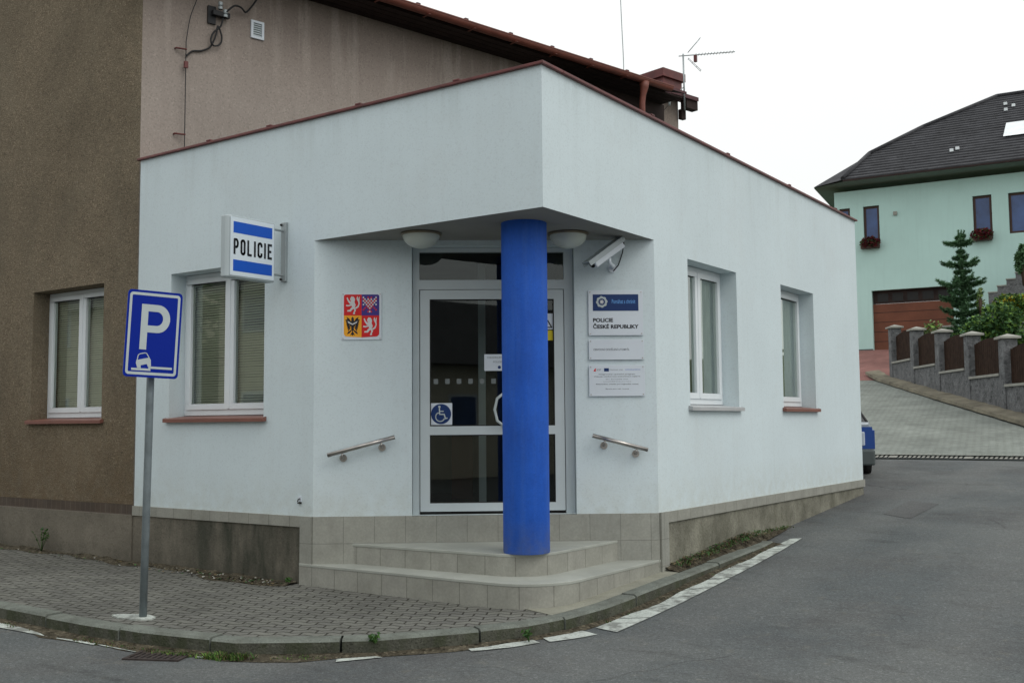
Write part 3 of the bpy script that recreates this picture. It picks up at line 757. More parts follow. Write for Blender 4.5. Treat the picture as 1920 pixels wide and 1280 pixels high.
# handrails
def rail(name,s0,z0,s1,z1,label):
    t=thing(name,label,'handrail','stainless handrails on the chamfered entrance wall')
    mb=MB(FC); o=.085; mb.tube([(s0,o,z0),(s1,o,z1)],.0215,'steel',14); mb.build('rail',t)
    for k in (.22,.80):
        s=s0+(s1-s0)*k; z=z0+(z1-z0)*k
        mb=MB(FC); mb.tube([(s,o,z-.015),(s,o,z-.065),(s,.0,z-.068)],.009,'steel',8)
        mb.tube([(s,0.,z-.068),(s,.012,z-.068)],.036,'steel',16); mb.build('bracket',t)
rail('handrail',.15,1.300,.80,1.470,'short steel handrail rising right on the wall left of the door')
rail('handrail',2.73,1.468,3.27,1.325,'short steel handrail falling right on the wall below the plaques')

# soffit lamps
for (x,y,l) in ((-1.61,.33,'dome ceiling lamp under the canopy left of the column'),(-.485,1.185,'dome ceiling lamp under the canopy between column and camera')):
    t=thing('ceiling_lamp',l,'ceiling lamp','dome lamps under the canopy')
    mb=MB(); mb.lathe((x,y,0),[(.0,SOF-.001),(.195,SOF-.001),(.197,SOF-.022),(.17,SOF-.026),(0,SOF-.026)],'brass',40); mb.build('ring',t)
    mb=MB(); mb.lathe((x,y,0),[(.178*math.cos(R(a)),SOF-.024-.125*math.sin(R(a))) for a in (0,8,18,30,42,55,68,80,90)],'opal',40); mb.build('lamp_shade',t)

# security camera
t=thing('security_camera','white box security camera angled down on the wall above the plaques','security camera')
p0=FC(2.70,.32,3.115); p1=FC(3.02,.16,3.36); ax=(p1-p0).normalized(); sd=ax.cross(Vector((0,0,1))).normalized(); upv=sd.cross(ax)
class F3:
    def __init__(s,o,a,b,c): s.o,s.a,s.b,s.c=o,a,b,c
    def __call__(s,x,y,z): return s.o+s.a*x+s.b*y+s.c*z
fc=F3(p0,ax,sd,upv); L=(p1-p0).length
mb=MB(fc); mb.box(.03,-.05,-.055,L,.05,.035,'plate'); mb.build('housing',t,bevel=.012)
mb=MB(fc); mb.box(-.03,-.062,.040,L+.03,.062,.050,'alulight'); mb.box(-.03,-.062,.0,L+.03,-.056,.040,'alulight'); mb.box(-.03,.056,.0,L+.03,.062,.040,'alulight'); mb.build('sun_shield',t)
mb=MB(fc); mb.tube([(.033,0,-.01),(.018,0,-.01)],.034,'dark',20); mb.build('lens',t)
mb=MB(); q0=fc(L*.55,0,-.055); q1=FC(2.96,.05,3.15); q2=FC(2.96,.0,3.13); mb.tube([q0,q0+Vector((0,0,-.05)),FC(2.95,.12,3.13),q1,q2],.018,'plate',10); mb.tube([FC(2.96,.0,3.13),FC(2.96,.015,3.13)],.045,'plate',16); mb.build('wall_bracket',t)
mb=MB(); mb.tube([fc(L,0,0),fc(L+.04,0,-.02),FC(3.06,.03,3.28),FC(3.02,.02,3.16),FC(2.97,.02,3.10)],.006,'cable',6); mb.build('cable',t)

# plaques right of the door
def plaque(name,s0,s1,z0,z1,label,group='white plaques on the wall right of the door'):
    t=thing(name,label,'plaque',group)
    f=Fr(FC(s0,0,z0),E,(E.y,-E.x,0)); w,h=s1-s0,z1-z0
    mb=MB(f); mb.box(0,.012,0,w,.018,h,'plate'); mb.build('plate',t,bevel=.002)
    mb=MB(f)
    for x in (.018,w-.018):
        for z in (.018,h-.018): mb.tube([(x,0,z),(x,.021,z)],.006,'steel',10)
    split_build(mb,'screw',t); return t,f,w,h
t,f,w,h=plaque('police_plaque',2.712,3.258,2.455,2.905,'white police plaque with navy field and round badge, top of three')
mb=MB(f); mb.box(.045,.018,.245,w-.045,.0195,h-.04,'navy'); mb.build('blue_field',t)
text('POLICIE',f,.045,.0188,.133,.20,.040,'black',t,bold=.04)
text('ČESKÉ REPUBLIKY',f,.045,.0188,.068,.455,.052,'black',t,bold=.04)
text('Pomáhat a chránit',f,.235,.0202,.318,.235,.042,'lightblue',t,bold=.012)
mb=MB(f); cx,cz=.135,.335
star=[]
for k in range(32):
    r=.058 if k%4<2 else .052; star.append((cx+r*math.cos(2*math.pi*k/32),cz+r*math.sin(2*math.pi*k/32)))
mb.prism(star,.0195,.0205,'signwhite'); mb.prism([(cx+.034*math.cos(k*math.pi/8),cz+.034*math.sin(k*math.pi/8)) for k in range(16)],.0205,.0212,'navy')
mb.prism([(cx+(.026 if k%2 else .013)*math.cos(k*math.pi/8),cz+(.026 if k%2 else .013)*math.sin(k*math.pi/8)) for k in range(16)],.0212,.0219,'silverp'); mb.build('police_badge',t)
t,f,w,h=plaque('office_plaque',2.712,3.262,2.213,2.415,'narrow white office plaque with one line of text, middle of three')
text('OBVODNÍ ODDĚLENÍ LITOMYŠL',f,.045,.0188,.092,.36,.026,'grey_print',t,bold=.01)
t,f,w,h=plaque('funding_plaque',2.710,3.265,1.853,2.160,'white funding plaque with tiny logos and centred text lines, lowest of three')
for s_,ww,z_,b in (('Integrovaný operační program',.36,.210,1),('VÝZKUM, VZDĚLÁVÁNÍ, ZABEZPEČENÍ OBJEKTŮ',.46,.188,1),('EU, Evropská unie',.22,.160,0),('z prostředků fondu pro rozvoj',.28,.138,0),('financováno z fondu pro regionální rozvoj',.42,.112,1),('Šance pro váš rozvoj',.23,.066,1)):
    text(s_,f,(w-ww)/2,.0188,z_,ww,.013,'black' if b else 'grey_print',t,bold=.012 if b else 0)
mb=MB(f); mb.box(.150,.018,.245,.198,.0193,.277,'navy'); mb.build('flag_logo',t)
mb=MB(f); mb.prism([(.045,.247),(.072,.247),(.066,.262),(.072,.272),(.062,.276),(.052,.262)],.018,.0193,'red'); mb.build('red_logo',t)
text('EVROPSKÁ UNIE',f,.205,.0188,.256,.13,.012,'grey_print',t); text('ministerstvo',f,.36,.0188,.257,.15,.012,'bandblue',t); text('IOP',f,.078,.0188,.252,.04,.018,'grey_print',t)

# coat of arms
t=thing('coat_of_arms','white plate with quartered coat of arms of lions and eagles left of the door','coat of arms sign')
f=Fr(FC(.271,0,2.425),E,(E.y,-E.x,0)); w,h=.392,.465
mb=MB(f); mb.box(0,.004,0,w,.010,h,'plate'); mb.build('plate',t,bevel=.002)
mb=MB(f)
for x in (.014,w-.014):
    for z in (.014,h-.014): mb.tube([(x,0,z),(x,.013,z)],.006,'steel',10)
split_build(mb,'screw',t)
x0,x1,z0,z1=.022,w-.022,.032,h-.016; xm,zm=(x0+x1)/2,(z0+z1)/2
mb=MB(f)
def rc(cx,cz,r,a0,a1,n=5): return [(cx+r*math.cos(R(a0+(a1-a0)*k/n)),cz+r*math.sin(R(a0+(a1-a0)*k/n))) for k in range(n+1)]
mb.prism([(x0,zm),(xm,zm),(xm,z1),*rc(x0+.02,z1-.02,.02,90,180)],.010,.0115,'red')
mb.prism([(xm,zm),(x1,zm),*rc(x1-.02,z1-.02,.02,0,90),(xm,z1)],.010,.0115,'violet')
mb.prism([*rc(x0+.035,z0+.035,.035,180,270),(xm,z0-.008),(xm,zm),(x0,zm)],.010,.0115,'yellow')
mb.prism([(xm,z0-.008),*rc(x1-.035,z0+.035,.035,270,360),(x1,zm),(xm,zm)],.010,.0115,'red')
mb.build('shield',t)
LION=[[(.40,.98),(.56,.95),(.66,.82),(.62,.66),(.70,.50),(.62,.34),(.48,.32),(.42,.44),(.34,.55),(.36,.70),(.30,.84)],
 [(.36,.66),(.20,.80),(.12,.94),(.06,.88),(.14,.72),(.26,.58),(.38,.52)],[(.36,.54),(.20,.50),(.04,.52),(.02,.44),(.18,.42),(.38,.46)],
 [(.50,.40),(.36,.34),(.30,.24),(.12,.22),(.10,.14),(.36,.14),(.46,.24),(.58,.30)],[(.52,.38),(.66,.36),(.72,.20),(.64,.10),(.66,.0),(.50,.0),(.56,.14),(.60,.22)],
 [(.66,.36),(.82,.44),(.90,.58),(.84,.74),(.92,.92),(.98,.98),(.96,.76),(.98,.56),(.90,.38),(.72,.28)],[(.84,.70),(.76,.84),(.80,.98),(.86,.96),(.86,.84),(.90,.72)]]
def fig(polys,cx0,cz0,ww,hh,mk,b=.0130):
    mb=MB(f)
    for P in polys:
        # triangulated by the mesh itself: thin raised faces
        mb.face([(cx0+a*ww,b,cz0+c*hh) for a,c in P],mk); b+=.00002
    return mb
fig(LION,x0+.018,zm+.014,.14,.18,'silverp').build('silver_lion',t)
fig(LION,xm+.012,z0+.014,.14,.18,'silverp').build('silver_lion',t)
def eagle(mk):
    P=[[(.42,.92),(.50,1.0),(.58,.92),(.60,.70),(.58,.30),(.50,.22),(.42,.30),(.40,.70)]]
    for s in (-1,1):
        X=lambda a:.5+s*a
        P.append([(X(.08),.72),(X(.22),.90),(X(.40),.98),(X(.34),.82),(X(.26),.66),(X(.10),.46)])
        for k in range(6):
            P.append([(X(.28+.03*k if k<3 else .34-.05*(k-3)),.86-.09*k),(X(.48-.035*k),.84-.11*k),(X(.46-.035*k),.78-.11*k),(X(.12),.66-.05*k)])
        P.append([(X(.06),.32),(X(.30),.20),(X(.36),.08),(X(.24),.12),(X(.08),.24)])
        P.append([(X(0),.26),(X(.16),.02),(X(.05),.06),(X(0),.0)])
    return P
mb=fig(eagle('black'),x0+.012,z0+.008,.148,.19,'black')
mb.face([(x0+.045,.0136,z0+.135),(x0+.086,.0136,z0+.115),(x0+.127,.0136,z0+.135),(x0+.135,.0136,z0+.155),(x0+.086,.0136,z0+.127),(x0+.037,.0136,z0+.155)],'silverp')
mb.build('black_eagle',t)
mb=MB(f)
cells=['#..#.#..#','##.###.##','#########','.#######.','#.#####.#','..#####..','.#.###.#.','#...#...#','...###...']
for j,row in enumerate(cells):
    for i,ch in enumerate(row):
        if ch=='#':
            cx_=xm+.018+i*.0155; cz_=z1-.030-j*.0175
            mb.face([(cx_-.007,.0130,cz_-.0075),(cx_+.007,.0130,cz_-.0075),(cx_+.007,.0130,cz_+.0075),(cx_-.007,.0130,cz_+.0075)],'red' if (i+j)%2 else 'silverp')
mb.build('chequered_eagle',t)

# hanging light-box sign
t=thing('police_sign','white double-sided light box reading POLICIE with blue bands, projecting over the window','sign')
X1,X0=-3.105,-3.235; YF=-.75; YB=-.155; Z0,Z1=3.012,3.612
def roundbox(mb,x0,x1,y0,y1,z0,z1,mk,r=.05):
    P=[(x0,y1),(x0,y0+r),(x0+.25*r,y0+.3*r),(x0+r*.8,y0),(x1-r*.8,y0),(x1-.25*r,y0+.3*r),(x1,y0+r),(x1,y1)]
    mb.slab([(x,y) for x,y in P],z0,z1,mk)
mb=MB(); roundbox(mb,X0,X1,YF,YB,Z0,Z1,'alulight'); mb.build('casing',t,bevel=.012)
ff=Fr((X1,YF+.03,Z0),(0,1,0),(1,0,0)); fb=Fr((X0,YB,Z0),(0,-1,0),(-1,0,0))
for g in (ff,fb):
    w_=YB-YF-.045
    mb=MB(g); mb.box(.0,.001,.018,w_,.004,.582,'signlit'); fo=mb.build('face_panel',t)
    mb=MB(g); mb.box(.035,.004,.060,w_-.025,.0055,.170,'bandblue'); mb.box(.035,.004,.430,w_-.025,.0055,.540,'bandblue'); split_build(mb,'blue_band',t)
    mb=MB(g); W_=(w_-.06); lh=.155; cw=.063; sw=.0235; x_=.038; gap=(W_-7*cw+2*(cw-sw))/6
    def arc(cx,cz,rx,rz,a0,a1,n=8): return [(cx+rx*math.cos(R(a0+(a1-a0)*k/n)),cz+rz*math.sin(R(a0+(a1-a0)*k/n))) for k in range(n+1)]
    zb=.222; e=sw/2; kk=.0058
    for ch in 'POLICIE':
        l,r_,b_,tt=x_+e,x_+cw-e,zb+e,zb+lh-e
        if ch=='P': S=[[(l,b_-e*.5),(l,tt)],[(l,tt),*arc(r_-.018,tt-.036,.018,.036,90,-90),(l,tt-.072)]]
        elif ch=='O': S=[[*arc((l+r_)/2,tt-.022,(r_-l)/2,.022,0,180),*arc((l+r_)/2,b_+.022,(r_-l)/2,.022,180,360),(r_,tt-.022)]]
        elif ch=='L': S=[[(l,tt+e*.5),(l,b_)],[(l,b_),(r_,b_)]]
        elif ch=='I': S=[[(l,b_-e*.5),(l,tt+e*.5)]]
        elif ch=='C': S=[[(r_,tt-.030),*arc((l+r_)/2,tt-.022,(r_-l)/2,.022,0,180),*arc((l+r_)/2,b_+.022,(r_-l)/2,.022,180,360),(r_,b_+.030)]]
        else: S=[[(l,b_-e*.5),(l,tt+e*.5)],[(l,tt),(r_,tt)],[(l,(b_+tt)/2),(r_-.008,(b_+tt)/2)],[(l,b_),(r_,b_)]]
        for q_ in S: stroke(mb,q_,sw,0,kk,'black'); kk+=.00002
        x_+=(sw if ch=='I' else cw)+gap
    mb.build('lettering',t)
mb=MB(); mb.box(-3.155,-.03,3.035,-3.085,0,3.64,'alu'); mb.build('wall_channel',t,bevel=.004)
mb=MB(); 
for z in (3.10,3.555): mb.tube([(-3.14,YB,z),(-3.135,-.02,z)],.012,'alu',8)
for z in (3.06,3.615): mb.tube([(-3.145,-.03,z),(-3.145,-.045,z)],.012,'gasket',8)
split_build(mb,'arm',t)

# parking sign
t=thing('parking_sign','blue and white P sign with car half on kerb, on a leaning grey pole','traffic sign')
base=Vector((-2.735,-1.884,.015)); topp=Vector((-2.505,-2.012,2.63)); 
mb=MB(); mb.tube([base,base.lerp(topp,.33),base.lerp(topp,.66),topp-Vector((.0,0,.05))],.031,'galv',16,loc=False); mb.build('post',t)
u=Vector((.425,.904,0)).normalized(); n=Vector((u.y,-u.x,0)); tl=R(2.6)
# tilt in the plate's plane: top leans to the right
ex=(u*math.cos(tl)-Vector((0,0,1))*math.sin(tl)); ez=(Vector((0,0,1))*math.cos(tl)+u*math.sin(tl))
fs=F3(Vector((-2.452,-2.043,2.337)),ex*.86,n,ez)
def rr(w,h,r,n_=6):
    P=[]
    for cx_,cz_,a in ((w-r,h-r,0),(-w+r,h-r,90),(-w+r,-h+r,180),(w-r,-h+r,270)):
        for k in range(n_+1): P.append((cx_+r*math.cos(R(a+90*k/n_)),cz_+r*math.sin(R(a+90*k/n_))))
    return P
def ring(mb,A,B,b,mk):
    n_=len(A)
    for i in range(n_):
        j=(i+1)%n_; mb.face([(A[i][0],b,A[i][1]),(A[j][0],b,A[j][1]),(B[j][0],b,B[j][1]),(B[i][0],b,B[i][1])],mk)
SW,SH=.25,.352
mb=MB(fs); mb.prism(rr(SW,SH,.035),-.004,.004,'signblue','galv'); mb.build('sign_panel',t)
mb=MB(fs); ring(mb,rr(SW-.020,SH-.020,.028),rr(SW-.042,SH-.042,.012),.0052,'signwhite'); mb.build('border',t)
# letter P
mb=MB(fs)
mb.face([(a,.0055,c) for a,c in [(-.118,-.128),(-.056,-.128),(-.056,.240),(-.118,.240)]],'signwhite')
ro,ri=.114,.057; cx_,cz_=.032,.126
outer=[(-.056,.240)]+[(cx_+ro*math.sin(R(a)),cz_+ro*math.cos(R(a))) for a in range(0,181,12)]+[(-.056,cz_-ro)]
inner=[(-.056,.240-(ro-ri))]+[(cx_-.008+ri*math.sin(R(a)),cz_+ri*math.cos(R(a))) for a in range(0,181,12)]+[(-.056,cz_-ri)]
for i in range(len(outer)-1):
    mb.face([(outer[i][0],.0055,outer[i][1]),(outer[i+1][0],.0055,outer[i+1][1]),(inner[i+1][0],.0055,inner[i+1][1]),(inner[i][0],.0055,inner[i][1])],'signwhite')
mb.build('letter_p',t)
mb=MB(fs); k=.0055
def pf(P): mb.face([(a,k,c) for a,c in P],'signwhite')
pf([(-.178,-.298),(-.005,-.298),(-.005,-.280),(-.178,-.280)]); pf([(-.025,-.280),(.19,-.280),(.19,-.262),(-.025,-.262)])
q=R(13)
def rt(P,o=(-.075,-.225)): return [(o[0]+a*math.cos(q)-c*math.sin(q),o[1]+a*math.sin(q)+c*math.cos(q)) for a,c in P]
pf(rt([(-.062,-.026),(.066,-.026),(.070,.0),(.060,.022),(-.058,.022),(-.066,.0)]))
pf(rt([(-.060,-.05),(-.030,-.05),(-.026,-.026),(-.062,-.026)])); pf(rt([(.034,-.05),(.064,-.05),(.066,-.026),(.030,-.026)]))
stroke(mb,rt([(-.052,.020),(-.036,.058),(-.02,.066),(.028,.066),(.042,.058),(.058,.020)]),.008,0,.0058,'signwhite')
mb.build('car_pictogram',t)
mb=MB(); mb.tube([topp-Vector((0,0,.05)),topp-Vector((0,0,.035))],.034,'gasket',12,loc=False); mb.build('post_cap',t)
FT=[(-3.02,-1.98),(-2.86,-2.03),(-2.70,-1.99),(-2.60,-1.90),(-2.64,-1.83),(-2.76,-1.80),(-2.88,-1.86),(-2.98,-1.90)]
mb=MB(); mb.slab([(x,y) for x,y in FT],-.1,lambda x,y:pvz(x,y)+.012,'paint'); mb.build('footing',t)

# ------------------------------------------------------------------ brown house behind
BH=thing('brown_house','tall brown roughcast house with pinkish side wall and maroon gutter behind the station','building')
FB=Fr((0,.03,0),(1,0,0),(0,-1,0)); EZ=7.17
mb=MB(FB); wall(mb,-14,-5.59,.71,EZ,.4,[(-7.72,-6.23,1.66,3.288)],'brown',ends=False); mb.build('wall',BH)
g=MB(FB); g.face([(-14,0,EZ),(-5.59,0,EZ),(-9.8,0,9.4)],'brown'); g.build('gable',BH)
window(FB,-7.72,-6.23,1.66,3.288,.22,(.5,),BH,'sill','blind',label='white two-sash window in the brown wall')
mb=MB(FB); mb.box(-14,-.02,.598,-5.535,.006,.708,'browntile',uvs=True); mb.build('plinth',BH)
mb=MB(FB); mb.box(-14,-.1,-.3,-5.535,.055,.596,'concrete'); mb.build('footing',BH)
D2=Vector((.2345,.9721,0)); A2=Vector((-5.59,.03,0)); FS=Fr(A2,D2,(.9721,-.2345,0))
mb=MB(FS); wall(mb,0,9.35,0,EZ,.4,[],'pinkish'); mb.build('wall',BH)
mb=MB(FS); mb.face([(9.35,0,0),(9.35,-8,0),(9.35,-8,EZ),(9.35,0,EZ)],'pinkish'); mb.face([(0.4,-8,0),(0.4,-8,EZ),(9.35,-8,EZ),(9.35,-8,0)],'pinkish'); mb.build('wall',BH)
OV=.50
mb=MB(FS)   # boarded soffit
for i in range(4): 
    o0_=i*OV/4; o1_=(i+1)*OV/4-.012; mb.box(-.5,o0_,EZ-.002,9.30,o1_,EZ+.02,'wood')
mb.box(6.3,.002,5.2,9.36,.03,EZ-.004,'wood'); mb.build('eaves_soffit',BH)  # last box: dark sheet on the wall, standing in for shade under the eaves
mb=MB(FS); mb.box(-.5,OV-.02,EZ+.02,8.85,OV,EZ+.10,'wood')
for dz,w_ in ((0,0),): pass
zr=lambda o:EZ+.125+(OV-o)*.34
for (s0_,s1_) in ((-.6,9.35),):
    mb.face([(s0_,OV+.05,zr(OV+.05)),(s1_,OV+.05,zr(OV+.05)),(s1_,-4.3,zr(-4.3)),(s0_,-4.3,zr(-4.3))],'rooftile')
    mb.face([(s0_,OV+.05,zr(OV+.05)-.04),(s0_,-4.3,zr(-4.3)-.04),(s1_,-4.3,zr(-4.3)-.04),(s1_,OV+.05,zr(OV+.05)-.04)],'wood')
    mb.face([(s0_,OV+.05,zr(OV+.05)-.04),(s1_,OV+.05,zr(OV+.05)-.04),(s1_,OV+.05,zr(OV+.05)),(s0_,OV+.05,zr(OV+.05))],'rooftile')
    mb.face([(s1_,OV+.05,zr(OV+.05)-.04),(s1_,-4.3,zr(-4.3)-.04),(s1_,-4.3,zr(-4.3)),(s1_,OV+.05,zr(OV+.05))],'rooftile')
    mb.face([(s1_,-4.3,zr(-4.3)),(s1_,-8.4,zr(-.2)),(s0_,-8.4,zr(-.2)),(s0_,-4.3,zr(-4.3))],'rooftile')
for k in range(11): mb.box(.2+k*.85,OV-.02,zr(OV),.26+k*.85,OV+.02,zr(OV)+.055,'rooftile')
mb.build('roof',BH)
mb=MB(FS)  # half-round gutter
seg=10; go=OV+.085; gz=EZ+.075
for (s0_,s1_) in ((-.6,8.88),):
    prev=None
    for k in range(seg+1):
        a=math.pi+math.pi*k/seg; p=(go+.072*math.cos(a),gz+.072*math.sin(a))
        if prev: mb.face([(s0_,prev[0],prev[1]),(s1_,prev[0],prev[1]),(s1_,p[0],p[1]),(s0_,p[0],p[1])],'gutter',smooth=True)
        prev=p
    mb.box(s0_,go+.066,gz-.004,s1_,go+.080,gz+.010,'gutter')
    mb.face([(s1_,go+.072*math.cos(math.pi+math.pi*k/seg),gz+.072*math.sin(math.pi+math.pi*k/seg)) for k in range(seg+1)],'gutter')
for k in range(11): mb.box(-.3+k*.8,go-.08,gz-.078,-.27+k*.8,go+.078,gz-.070,'gutter')
mb.build('gutter',BH)
mb=MB(FS); mb.tube([(8.2,go,gz-.05),(8.2,go,gz-.14),(8.2,go-.03,gz-.26),(8.2,go-.05,gz-.4),(8.2,go-.05,4.6)],[.085,.07,.05,.05,.05],'gutter',12); mb.build('downpipe',BH)
# vent with white frame
mb=MB(FS); rect_frame(mb,1.38,1.56,6.46,6.69,.03,0,.025,'plate'); vf=mb.build('vent',BH)
mb=MB(FS)
for k in range(6): mb.box(1.41,.0,6.495+k*.028,1.53,.015,6.512+k*.028,'alulight')
mb.box(1.41,.0,6.49,1.53,.006,6.66,'bumper'); mb.build('grille',vf)
# chimney
CF=Fr(Vector((-3.59,9.54,0)),D2,(.9721,-.2345,0))
mb=MB(CF); mb.box(0,-.62,4,.42,0,7.62,'pinkish'); ch=mb.build('chimney',BH)
mb=MB(CF); mb.box(-.05,-.70,7.60,.48,.05,7.82,'maroon'); mb.box(-.10,-.76,7.82,.53,.10,7.97,'maroon')
mb.face([(-.10,-.76,7.97),(.53,-.76,7.97),(.2,-.33,8.02)],'maroon'); mb.build('chimney_cap',ch)
mb=MB(CF); mb.box(.40,.08,7.30,.72,.22,7.46,'wood'); mb.box(.40,.02,7.12,.52,.10,7.30,'wood'); mb.build('rafter_end',BH)
mb=MB(CF); mb.box(-.05,.0,7.46,.70,.26,7.53,'rooftile'); mb.build('verge_board',BH)

# cable, clips and lightning conductor on the pinkish wall
t=thing('cable_bracket','black cable bracket with looped cable on the pinkish wall near its top','cable bracket')
mb=MB(FS); mb.box(.80,0,6.50,.90,.03,6.72,'cable'); mb.box(.84,.03,6.60,1.06,.09,6.66,'cable'); mb.build('bracket',t)
mb=MB(FS); mb.lathe((1.0,.08,6.60),[(0,0),(.03,.0),(.03,.03),(.015,.04),(.03,.05),(.03,.09),(0,.10)],'alu',12); mb.lathe((.93,.09,6.68),[(0,0),(.028,.0),(.028,.03),(.012,.04),(.028,.05),(.028,.09),(0,.10)],'alu',12); split_build(mb,'insulator',t)
def wire(fr,P,r,mk='cable'):
    Q=[Vector(p) for p in P]; out=[]
    for i in range(len(Q)-1):
        p0,p1,p2,p3=Q[max(i-1,0)],Q[i],Q[i+1],Q[min(i+2,len(Q)-1)]
        for k in range(6):
            s=k/6; out.append(.5*((2*p1)+(p2-p0)*s+(2*p0-5*p1+4*p2-p3)*s*s+(3*p1-p0-3*p2+p3)*s**3))
    out.append(Q[-1]); mb=MB(fr); mb.tube([tuple(v) for v in out],r,mk,6); return mb
wire(FS,[(.98,.06,6.60),(.95,.06,6.48),(.86,.05,6.38),(.83,.05,6.28),(.87,.05,6.22),(.95,.05,6.26),(.97,.05,6.36),(.92,.05,6.48),(.90,.05,6.38),(.87,.04,6.28),(.82,.03,6.19),(.72,.02,6.13),(.61,.02,6.10),(.53,.02,6.02)],.011).build('cable',t)
wire(FS,[(1.0,.10,6.66),(1.10,.12,6.76),(1.2,.10,6.77),(1.28,.07,6.74),(1.38,.05,6.86),(1.46,.05,7.0),(1.5,.05,7.15)],.012).build('cable',t)
t=thing('lightning_conductor','thin lightning conductor wire with maroon clips running down the pinkish wall','lightning conductor')
wire(FS,[(.68,.06,7.0),(.64,.06,6.75),(.56,.06,6.5),(.515,.06,6.22),(.51,.06,6.08),(.51,.06,5.4),(.51,.06,4.60)],.006).build('wire',t)
for z in (6.09,5.05):
    mb=MB(FS); mb.tube([(.40,.0,z),(.40,.03,z),(.52,.06,z)],.011,'maroon',8); mb.build('clip',t)
mb=MB(FS); mb.box(.49,.045,5.86,.535,.075,5.94,'maroon'); mb.build('clamp',t)
# lightning rod on roof
tag(wire(W0,[(-4.136,9.02,7.6),(-4.137,9.08,8.0),(-4.12,9.0,8.8),(-4.13,8.97,9.6)],.008,'alu').build('lightning_rod'),'thin slightly bent metal rod standing on the brown house roof','lightning rod')
# antenna
t=thing('television_antenna','television aerial with long thin boom on a mast beside the maroon chimney','antenna')
mz=Vector((-3.245,9.69,0))
mb=MB(); mb.tube([mz+Vector((0,.02,7.2)),mz+Vector((0,0,8.23))],.016,'alu',8,loc=False); mb.build('mast',t)
b0=Vector((-3.31,9.64,8.19)); b1=Vector((-2.47,10.22,8.262)); bd=(b1-b0).normalized(); hd=Vector((-bd.y,bd.x,0)).normalized()
mb=MB(); mb.tube([b0,b1],.009,'alu',6,loc=False); mb.build('boom',t)
mb=MB()
for k in range(13):
    c=b0.lerp(b1,.30+.055*k); mb.tube([c-hd*.07,c+hd*.07],.005,'alu',5,loc=False)
split_build(mb,'element',t)
for sgn in (1,-1):
    mb=MB(); c=b0.lerp(b1,.17)
    a=c+Vector((0,0,.06*sgn)); e_=c+bd*.22+Vector((0,0,.30*sgn))
    for q in (-.03,.03): mb.tube([a+hd*q*.8,e_+hd*q],.005,'alu',5,loc=False)
    for j in range(4): m_=a.lerp(e_,j/3); mb.tube([m_-hd*.045,m_+hd*.045],.004,'alu',5,loc=False)
    mb.build('reflector',t)
mb=MB(); c=b0.lerp(b1,.29); mb.box(c.x-.02,c.y-.02,c.z-.13,c.x+.03,c.y+.03,c.z-.01,'maroon'); mb.build('balun_box',t)
t=thing('wire_insulator','small white insulator on a wire bracket fixed to the chimney side','insulator')
mb=MB(); mb.lathe((-3.46,9.53,7.28),[(0,0),(.02,0),(.03,.1),(.02,.16),(.045,.18),(.05,.22),(.02,.25),(0,.25)],'signwhite',12); mb.build('insulator',t)
mb=MB(); mb.tube([(-3.46,9.53,7.47),(-3.3,9.64,7.55),(-3.25,9.69,7.62)],.010,'alu',6,loc=False); mb.build('bracket',t)
wire(W0,[(-3.46,9.53,7.30),(-3.6,9.4,7.12),(-3.8,9.3,7.05),(-4.0,9.2,7.08)],.005).build('wire',t)

# ------------------------------------------------------------------ mint house on the slope
MH=thing('mint_house','mint green house with dark tiled hip roof and wooden garage door up the slope','building')
HX=Vector((.996,.09,0)).normalized(); HF=Fr((-6.487,34.68,0),HX,(HX.y,-HX.x,0))
GB=4.28
ops=[(-.60,2.38,GB,6.68),(-.82,-.21,8.55,10.07),(3.20,3.86,8.33,10.03),(4.43,6.0,8.48,10.01),(-1.75,-1.33,8.6,10.07)]
mb=MB(HF); wall(mb,-1.93,14,3.6,10.75,.3,ops,'mint'); mb.face([(-1.93,0,3),(-1.93,0,10.75),(-1.93,-8,10.75),(-1.93,-8,3)],'mint'); mb.build('wall',MH)
mb=MB(HF); mb.box(-1.93,-.02,GB-.1,-.62,.02,GB+.10,'bumper'); mb.build('plinth',MH)
for (a,b,c,d) in ops[1:]:
    m_=MB(HF); rect_frame(m_,a,b,c,d,.09,-.16,-.10,'brownframe'); wv=m_.build('window',MH)
    m_=MB(HF); m_.face([(a,-.12,c),(b,-.12,c),(b,-.12,d),(a,-.12,d)],'skypane'); m_.build('pane',wv)
mb=MB(HF); mb.box(-.60,-.26,GB,2.38,-.20,6.15,'garage')
for k in range(1,5): mb.box(-.60,-.20,GB+.38*k,2.38,-.197,GB+.38*k+.02,'wood')
gd=mb.build('garage_door',MH); 
mb=MB(HF); mb.box(-.60,-.26,6.16,2.38,-.22,6.68,'wood'); mb.build('lintel_panel',gd)
mb=MB(HF)
for k in range(5): mb.box(-.42+k*.56,-.22,6.24,-.02+k*.56,-.21,6.56,'gasket')
split_build(mb,'panel_light',gd)
mb=MB(HF); mb.box(.33,0,9.60,.47,.08,9.74,'cap'); mb.build('wall_lamp',MH)
